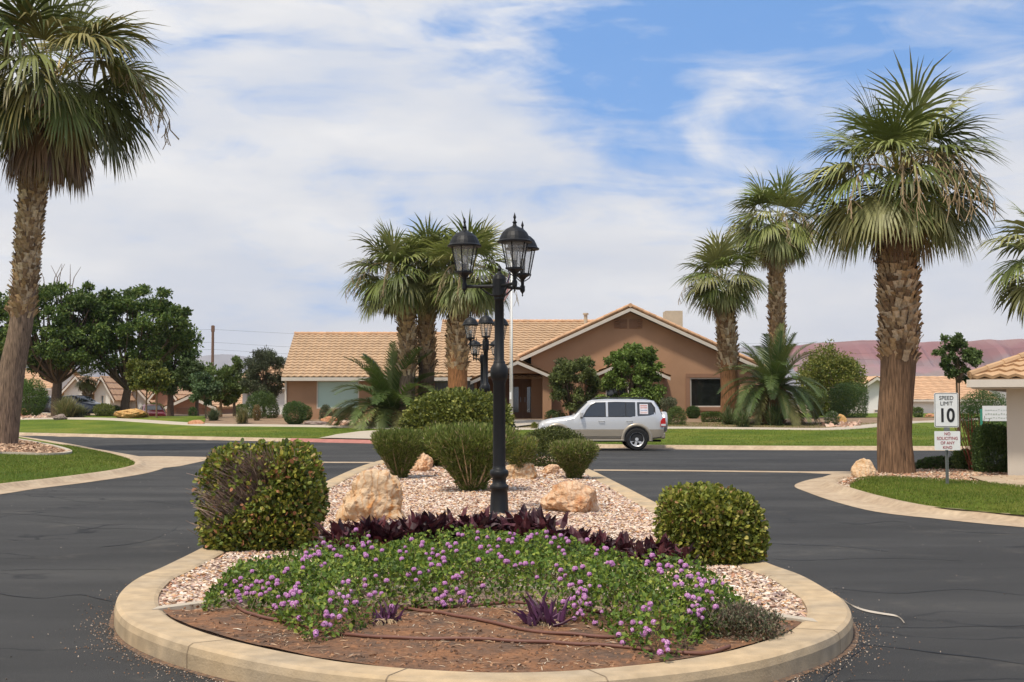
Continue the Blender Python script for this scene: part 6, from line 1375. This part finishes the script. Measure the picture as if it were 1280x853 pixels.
# ================================================================ CARS
SILVER = mat('silver_paint', (.56, .555, .54), .30, .02, 1, 0, metal=.45, spec=.5, coat=.7); TANP = mat('champagne_paint', (.33, .285, .22), .35, .03, 1, 0, metal=.35, coat=.5)
CGL = mat('car_glass', (.020, .022, .022), .05, .1, 1.2, 0, spec=.9); TYRE = mat('tyre', (.016, .016, .016), .8, .2, 20, .002, 60); RIM = mat('rim', (.7, .7, .7), .45, .05, 5, 0, metal=.6); BLKP = mat('black_plastic', (.02, .02, .021), .6); REDG = mat('red_lens', (.42, .015, .015), .2, .1, 5); WLENS = mat('clear_lens', (.6, .62, .64), .12, .05, 5, 0, spec=.8); CHROME = mat('handle_paint', (.5, .5, .48), .25, 0, 1, 0, metal=.6)
def wheel(e, x, y, z, r, rr, w=.24, side=-1, spokes=6):
    m = M(); n = 36; pr = [(rr*.97, -w/2), (r*.90, -w/2), (r*.975, -w*.36), (r, -w*.25), (r, w*.25), (r*.975, w*.36), (r*.90, w/2), (rr*.97, w/2)]
    V = [(x+a*math.cos(2*math.pi*k/n), y+o, z+a*math.sin(2*math.pi*k/n)) for a, o in pr for k in range(n)]; m.raw(V, [(i*n+k, i*n+(k+1) % n, (i+1)*n+(k+1) % n, (i+1)*n+k) for i in range(len(pr)-1) for k in range(n)])
    for k in range(n): a = 2*math.pi*k/n; m.box((x+r*math.cos(a), y, z+r*math.sin(a)), (.02, w*.6, .012)) if k % 2 else None
    wh = m.build('wheel', TYRE, e); yf = y+side*(w/2-.035)
    m = M()
    def ring(r0, r1, y0, y1, mi): 
        V = [(x+a*math.cos(2*math.pi*k/n), o, z+a*math.sin(2*math.pi*k/n)) for a, o in ((r0, y0), (r1, y1)) for k in range(n)]; m.raw(V, [(k, (k+1) % n, n+(k+1) % n, n+k) for k in range(n)], mi=mi)
    ring(rr, rr*.86, yf-side*-.02, yf-side*.01, 0); ring(rr*.86, rr*.84, yf-side*.01, yf-side*.08, 0); ring(rr*.84, .01, yf-side*.08, yf-side*.08, 1)
    for k in range(spokes):
        a = 2*math.pi*k/spokes+.3; d = Vector((math.cos(a), 0, math.sin(a))); t = Vector((-math.sin(a), 0, math.cos(a))); c = Vector((x, yf, z)); q = []
        for rad, hw in ((rr*.15, rr*.20), (rr*.5, rr*.15), (rr*.90, rr*.22)): q += [tuple(c+d*rad-t*hw), tuple(c+d*rad+t*hw)]
        q2 = [(p[0], p[1]-side*.04, p[2]) for p in q]; m.raw(q+q2, [(0, 1, 3, 2), (2, 3, 5, 4), (0, 2, 8, 6), (2, 4, 10, 8), (1, 7, 9, 3), (3, 9, 11, 5)], mi=0)
    V = [(x+rr*.24*math.cos(2*math.pi*k/12), yf+side*.012, z+rr*.24*math.sin(2*math.pi*k/12)) for k in range(12)]; m.raw(V+[(a, b-side*.03, c) for a, b, c in V], [tuple(range(12))]+[(k, (k+1) % 12, (k+1) % 12+12, k+12) for k in range(12)], mi=0)
    m.build('rim', [RIM, BLKP], wh)
def suv():
    D = 44.6; px = D-.0; sc = F/(D)
    # local: s = metres behind the front end; world x grows with s (the car faces left)
    x0 = at(673, 540, D).x; S = lambda p: at(p, 540, D).x-x0; Z = lambda p: at(640, p, D).z
    Y0 = D; HW = .92; yc = D+HW     # near side at y = D
    e = empty('parked_car', (x0+2.3, yc, 0), 'silver off-road estate car with champagne lower body parked across the road', 'car')
    zs = lambda z: Z(z)
    wz = lambda z: HW if z < 1.14 else HW-.02-(z-1.14)*.30      # half width by height
    # stations: s, zbot, zmid(shoulder), ztop, flag
    st = [(0.0, .50, .72, .86, .70), (.04, .42, .82, .95, .80), (.16, .38, .93, 1.03, .86), (.45, .36, 1.00, 1.10, .90), (.9, .36, 1.06, 1.16, .92), (1.22, .36, 1.12, 1.21, .92),
          (1.27, .36, 1.14, 1.26, .92), (1.50, .36, 1.145, 1.48, .92), (1.74, .36, 1.15, 1.70, .92), (1.9, .36, 1.15, 1.755, .92), (2.4, .36, 1.155, 1.79, .92), (3.2, .36, 1.16, 1.79, .92), (3.85, .38, 1.17, 1.77, .92), (4.06, .40, 1.17, 1.73, .92), (4.20, .42, 1.16, 1.52, .915), (4.33, .44, 1.14, 1.24, .90), (4.37, .47, 1.05, 1.15, .88), (4.38, .52, .80, .95, .86)]
    rows = []; mids = []
    m = M(); R_ = []
    for s, zb, zm, zt, hw in st:
        k = hw/.92; side = []
        zlist = [zb, zb+.06, .62 if zm > .75 else zb+.1, .74 if zm > .8 else zb+.16, (zm+.74)/2 if zm > .8 else zm-.04, zm, zt-.10 if zt-zm > .2 else (zm+zt)/2, zt-.03 if zt-zm > .2 else zt-.03, zt, zt+.015]
        yl = [hw-.07, hw-.01, hw, hw-.003, hw-.001, hw-.02] + ([wz(zt-.10)*k, wz(zt)*k-.05, wz(zt)*k-.13, 0] if zt-zm > .2 else [hw-.06, hw-.11, hw-.22, 0])
        half = list(zip(yl, zlist)); R_.append([(x0+s, yc-y, z) for y, z in half]+[(x0+s, yc+y, z) for y, z in half[-2::-1]])
    nc = len(R_[0]); V = [p for r in R_ for p in r]; Fc = []; mi = []
    for i in range(len(R_)-1):
        for j in range(nc-1):
            jj = min(j, nc-2-j); Fc.append((i*nc+j, i*nc+j+1, (i+1)*nc+j+1, (i+1)*nc+j)); mi.append(1 if jj < 3 else 0)
        Fc.append((i*nc+nc-1, i*nc, (i+1)*nc, (i+1)*nc+nc-1)); mi.append(1)
    n = len(R_)-1; Fc += [tuple(range(nc)), tuple(range(n*nc+nc-1, n*nc-1, -1))]; mi += [0, 0]
    m.raw(V, Fc); m.m = [np.array(mi)]; o = m.build('body', [SILVER, TANP], e, smooth=True)
    md = o.modifiers.new('b', 'EDGE_SPLIT'); md.split_angle = R(32)
    sy = lambda z, sd=-1: yc+sd*(wz(z)+.006)
    def side_panel(name, pts, mt, off=0, par=e, sd=-1, th=.012):
        m = M(); n = len(pts); P = [(x0+s, sy(z, sd)+sd*off, z) for s, z in pts]; Q = [(a, b-sd*th, c) for a, b, c in P]; m.raw(P+Q, [tuple(range(n)), tuple(range(2*n-1, n-1, -1))]+[(i, (i+1) % n, (i+1) % n+n, i+n) for i in range(n)]); return m.build(name, mt, par)
    px2 = lambda L: [(S(a), Z(b)) for a, b in L]
    for sd in (-1, 1):
        band_ = [(S(728.5), 1.165), (S(733), 1.40), (S(739), 1.60), (S(745), 1.68), (S(770), 1.70), (S(815), 1.68), (S(819.5), 1.50), (S(820), 1.24), (S(812), 1.19), (S(796), 1.165)]
        side_panel('window_band', band_, BLKP, 0, e, sd)
        for lst in ([(S(730.3), 1.19), (S(734), 1.38), (S(740), 1.57), (S(745), 1.655), (S(756.5), 1.675), (S(756.5), 1.19)], [(S(761.5), 1.19), (S(761.5), 1.677), (S(782), 1.68), (S(782), 1.19)], [(S(783), 1.19), (S(783), 1.68), (S(794), 1.677), (S(794), 1.19)], [(S(797.5), 1.20), (S(797.5), 1.675), (S(813.5), 1.66), (S(817.5), 1.50), (S(818), 1.27), (S(812), 1.22)]): side_panel('side_window', lst, CGL, .006, e, sd)
        for a, b in ((758, 759.5),): side_panel('door_pillar', [(S(757.6), 1.18), (S(757.6), 1.69), (S(760.4), 1.69), (S(760.4), 1.18)], SILVER, .008, e, sd)
        side_panel('quarter_pillar', [(S(794.6), 1.18), (S(794.6), 1.69), (S(797), 1.69), (S(797), 1.18)], SILVER, .008, e, sd)
        for s0 in (718.5, 759, 794): # door gaps
            side_panel('door_gap', [(S(s0), .50), (S(s0), 1.15), (S(s0)+.012, 1.15), (S(s0)+.012, .50)], BLKP, -.003, e, sd, .01)
        side_panel('door_trim', [(S(719.5), .50), (S(719.5), .70), (S(776), .70), (S(779), .64), (S(776), .50)], TANP, .014, e, sd, .02)
        for hx in (752, 787): 
            m = M(); m.tube([(x0+S(hx)-.10, sy(1.0, sd), 1.02), (x0+S(hx)-.08, sy(1.0, sd)+sd*.03, 1.02), (x0+S(hx)+.08, sy(1.0, sd)+sd*.03, 1.02), (x0+S(hx)+.10, sy(1.0, sd), 1.02)], .016, 6); m.build('door_handle', CHROME, e)
        m = M(); m.box((x0+S(727), sy(1.2, sd)+sd*.10, 1.25), (.11, .20, .19)); mo = m.build('mirror', SILVER, e); bv = mo.modifiers.new('b', 'BEVEL'); bv.width = .03; bv.segments = 3
        m = M(); m.tube([(x0+S(722), sy(.4, sd)+sd*.02, .36), (x0+S(779), sy(.4, sd)+sd*.02, .36)], .035, 8); m.build('side_step', TANP, e)
        # wheels with dark wells and flared arches
        for wx in (697, 796):
            cx, cz, r = S(wx), .405, .40; n = 24; arch = []
            P = [(cx+(.44)*math.cos(math.pi*k/n), cz+(.44)*math.sin(math.pi*k/n)) for k in range(n+1)]; P = [(cx+.44, .33)]+P+[(cx-.44, .33)]
            m = M(); nn = len(P); m.raw([(x0+a, yc+sd*(HW+.004), b) for a, b in P]+[(x0+a, yc+sd*(HW-.35), b) for a, b in P], [tuple(range(nn))]); m.build('wheel_well', BLKP, e)
            m = M(); rows = []
            for rad, o in ((.435, .0), (.44, .035), (.50, .035), (.54, .018), (.55, .0)): rows.append([(x0+cx+rad*math.cos(math.pi*(k-1)/(n-2)), yc+sd*(HW+o), cz+rad*math.sin(math.pi*(k-1)/(n-2)) ) for k in range(n+1)])
            m.sheet(rows); m.build('wheel_arch', TANP, e, smooth=True)
            wheel(e, x0+cx, yc+sd*(HW-.09), cz-.01, .392, .255, .25, sd)
        side_panel('tail_lamp', [(S(825.5), .84), (S(826), 1.04), (S(829), 1.14), (S(832), 1.14), (S(832.4), .84)], REDG, .006, e, sd, .05); side_panel('reverse_lamp', [(S(826.5), .86), (S(826.5), .93), (S(832.2), .93), (S(832.2), .86)], WLENS, .012, e, sd, .02)
        m = M(); m.lathe([(0, -.02), (.12, -.01), (.15, .03), (.13, .10)], 14, (0, 0, 0)); V = m.v[0]; m.v[0] = np.c_[x0+.13+V[:, 2]*.9, yc+sd*(.74)+V[:, 0]*.9, .86+V[:, 1]*.75]; m.build('headlight', WLENS, e, smooth=True)
        m = M(); m.tube([(x0+1.95, yc+sd*.60, 1.80), (x0+2.1, yc+sd*.60, 1.845), (x0+3.7, yc+sd*.60, 1.84), (x0+3.85, yc+sd*.60, 1.79)], .018, 6); m.build('roof_rail', BLKP, e)
    # windscreen and rear glass
    m = M(); V = [(x0+1.29, yc-.78, 1.27), (x0+1.29, yc+.78, 1.27), (x0+1.72, yc+.62, 1.69), (x0+1.72, yc-.62, 1.69)]; V = [(a-.02, b, c+.02) for a, b, c in V]; m.raw(V+[(a+.02, b, c-.02) for a, b, c in V], [(0, 1, 2, 3), (0, 4, 5, 1), (1, 5, 6, 2), (2, 6, 7, 3), (3, 7, 4, 0)]); m.build('windscreen', CGL, e)
    m = M(); V = [(x0+4.09, yc-.62, 1.68), (x0+4.09, yc+.62, 1.68), (x0+4.30, yc+.74, 1.26), (x0+4.30, yc-.74, 1.26)]; V = [(a+.03, b, c+.012) for a, b, c in V]; m.raw(V+[(a-.03, b, c-.01) for a, b, c in V], [(0, 1, 2, 3), (0, 4, 5, 1), (1, 5, 6, 2), (2, 6, 7, 3), (3, 7, 4, 0)]); m.build('rear_window', CGL, e)
    m = M(); V = []; n = 28; pr = [(.34, 4.37), (.37, 4.40), (.375, 4.52), (.35, 4.57), (.28, 4.585), (0, 4.59)]
    V = [(x0+s, yc+.05+a*math.cos(2*math.pi*k/n), .98+a*math.sin(2*math.pi*k/n)) for a, s in pr for k in range(n)]; m.raw(V, [(i*n+k, i*n+(k+1) % n, (i+1)*n+(k+1) % n, (i+1)*n+k) for i in range(len(pr)-1) for k in range(n)]); sp = m.build('spare_wheel_cover', SILVER, e, smooth=True); sp.modifiers.new('b', 'EDGE_SPLIT').split_angle = R(45)
    m = M(); m.box((x0+4.34, yc, .52), (.16, 1.78, .22)); bo = m.build('rear_bumper', TANP, e); bv = bo.modifiers.new('b', 'BEVEL'); bv.width = .05; bv.segments = 3
    m = M(); m.box((x0+.06, yc, .53), (.22, 1.66, .24)); bo = m.build('front_bumper', TANP, e); bv = bo.modifiers.new('b', 'BEVEL'); bv.width = .06; bv.segments = 3
    m = M(); m.box((x0+2.2, yc, .40), (3.3, 1.3, .2)); m.tube([(x0+3.9, yc-.5, .34), (x0+4.3, yc-.55, .34)], .04, 8); m.build('underbody', BLKP, e)
    # paper notice inside the rear side window: white sheet with red and blue print
    side_panel('window_notice', [(S(800), 1.27), (S(800), 1.62), (S(810.5), 1.62), (S(810.5), 1.27)], mat('notice_paper', (.62, .58, .60), .7), .016, e, -1, .004)
    for k, (c, z) in enumerate((((.5, .22, .2), 1.56), ((.5, .25, .22), 1.49), ((.3, .34, .45), 1.40), ((.52, .35, .32), 1.32))): side_panel('notice_print', [(S(801), z-.018), (S(801), z+.018), (S(809.5), z+.018), (S(809.5), z-.018)], mat('notice_ink', c, .7), .019, e, -1, .002)
suv()
def small_car(lb, px, D, col, L=4.3, hgt=1.42, rz=0, grp=None):
    g = gnd(px, D); e = empty('parked_car', g, lb, 'car', grp, rz); x0, yc, zb = g.x-L/2, g.y, g.z; P = mat('car_paint', col, .3, .02, 1, 0, metal=.2, coat=.6); k = hgt/1.42
    st = [(0, .35, .62, .68, .72), (.08, .22, .70, .76, .80), (.8, .2, .84, .90, .84), (1.2, .2, .90, .96, .85), (1.85, .2, .92, 1.34, .85), (2.3, .2, .93, 1.42, .85), (3.1, .2, .94, 1.38, .85), (3.75, .2, .94, 1.02, .84), (4.2, .25, .90, .98, .80), (4.3, .38, .75, .85, .74)]; Rw = []
    for s, z0, zm, zt, hw in st:
        g_ = zt-zm > .2; half = [(hw-.06, z0), (hw, z0+.12), (hw, .6 if zm > .65 else zm-.02), (hw-.02, zm), (hw-.02-(.16 if g_ else .04), zt-.08 if g_ else (zm+zt)/2), (hw-.30 if g_ else hw-.2, zt), (0, zt+.01)]
        Rw.append([(x0+s*L/4.3, yc-y, zb+z*k) for y, z in half]+[(x0+s*L/4.3, yc+y, zb+z*k) for y, z in half[-2::-1]])
    m = M(); m.sheet(Rw); nc = len(Rw[0]); m.raw(Rw[0], [tuple(range(nc))]); m.raw(Rw[-1], [tuple(range(nc-1, -1, -1))])
    # built in world axes, then turned with the empty
    def bld(mm, nm, mt, par=e, **kw):
        V = np.concatenate(mm.v); 
        ca, sa = math.cos(rz), math.sin(rz)
        for i, v in enumerate(mm.v): q = v-np.array((g.x, g.y, 0)); mm.v[i] = np.c_[q[:, 0]*ca-q[:, 1]*sa+g.x, q[:, 0]*sa+q[:, 1]*ca+g.y, v[:, 2]]
        return mm.build(nm, mt, par, **kw)
    bld(m, 'body', P, smooth=True).modifiers.new('b', 'EDGE_SPLIT').split_angle = R(35)
    for sd in (-1, 1):
        for pts in ([(1.42, .98), (1.92, 1.29), (2.42, 1.34), (2.42, .98)], [(2.5, .98), (2.5, 1.34), (3.0, 1.31), (3.5, 1.02)]):
            m = M(); q = [(x0+a*L/4.3, yc+sd*(.845-(b-.92)*.40+.01), zb+b*k) for a, b in pts]; m.raw(q+[(a, b-sd*.02, c) for a, b, c in q], [(0, 1, 2, 3), (7, 6, 5, 4), (0, 4, 5, 1), (1, 5, 6, 2), (2, 6, 7, 3), (3, 7, 4, 0)]); bld(m, 'side_window', CGL)
        for wx in (.85, 3.45):
            m = M(); n = 18; x, y, z = x0+wx*L/4.3, yc+sd*.80, zb+.31
            V = [(x+a*math.cos(6.283*j/n), y+sd*o, z+a*math.sin(6.283*j/n)) for a, o in ((.2, .09), (.31, .08), (.31, -.1)) for j in range(n)]; m.raw(V, [(i*n+j, i*n+(j+1) % n, (i+1)*n+(j+1) % n, (i+1)*n+j) for i in range(2) for j in range(n)]); w = bld(m, 'wheel', TYRE)
            m = M(); m.raw([(x+.2*math.cos(6.283*j/n), y+sd*.085, z+.2*math.sin(6.283*j/n)) for j in range(n)], [tuple(range(n))]); bld(m, 'rim', RIM, w)
        m = M(); m.box((x0+.12, yc+sd*.58, zb+.66*k), (.12, .28, .12)); bld(m, 'headlight', WLENS); m = M(); m.box((x0+L-.1, yc+sd*.6, zb+.80*k), (.12, .26, .13)); bld(m, 'tail_lamp', REDG)
    for pts in ([(1.24, .98), (1.84, 1.34)], [(3.72, 1.02), (3.15, 1.36)]):
        (a, z0), (b, z1) = pts; dx = -.02 if a < b else .02; m = M(); q = [(x0+a*L/4.3+dx, yc-.68, zb+z0*k+.02), (x0+a*L/4.3+dx, yc+.68, zb+z0*k+.02), (x0+b*L/4.3+dx, yc+.55, zb+z1*k+.01), (x0+b*L/4.3+dx, yc-.55, zb+z1*k+.01)]; m.raw(q, [(0, 1, 2, 3)]); bld(m, 'windscreen' if a < b else 'rear_window', CGL)
    return e
small_car('dark blue car parked behind the tall grass clump', 100, 92, (.02, .03, .06), 4.6, 1.5, R(150))
small_car('dark car half hidden behind the round green bush', 62, 97, (.03, .03, .035), 4.5, 1.45, R(170))
small_car('red car low behind the saplings on the left crest', 191, 99, (.35, .03, .04), 4.3, 1.35, R(112))

# ================================================================ haze over the valley
HZ = bpy.data.materials.new('haze'); HZ.use_nodes = True; t = HZ.node_tree; t.nodes.clear(); pv = nd(t, 'ShaderNodeVolumePrincipled'); pv.inputs['Density'].default_value = 8e-5; pv.inputs['Color'].default_value = (.84, .87, .95, 1); pv.inputs['Anisotropy'].default_value = .2
ou = nd(t, 'ShaderNodeOutputMaterial'); lk(t, pv.outputs[0], ou.inputs['Volume'])
m = M(); m.box((0, 6000, 348), (20000, 13400, 700)); tag(m.build('haze', HZ), 'thin pale haze lying over the whole valley', 'haze', kind='stuff')
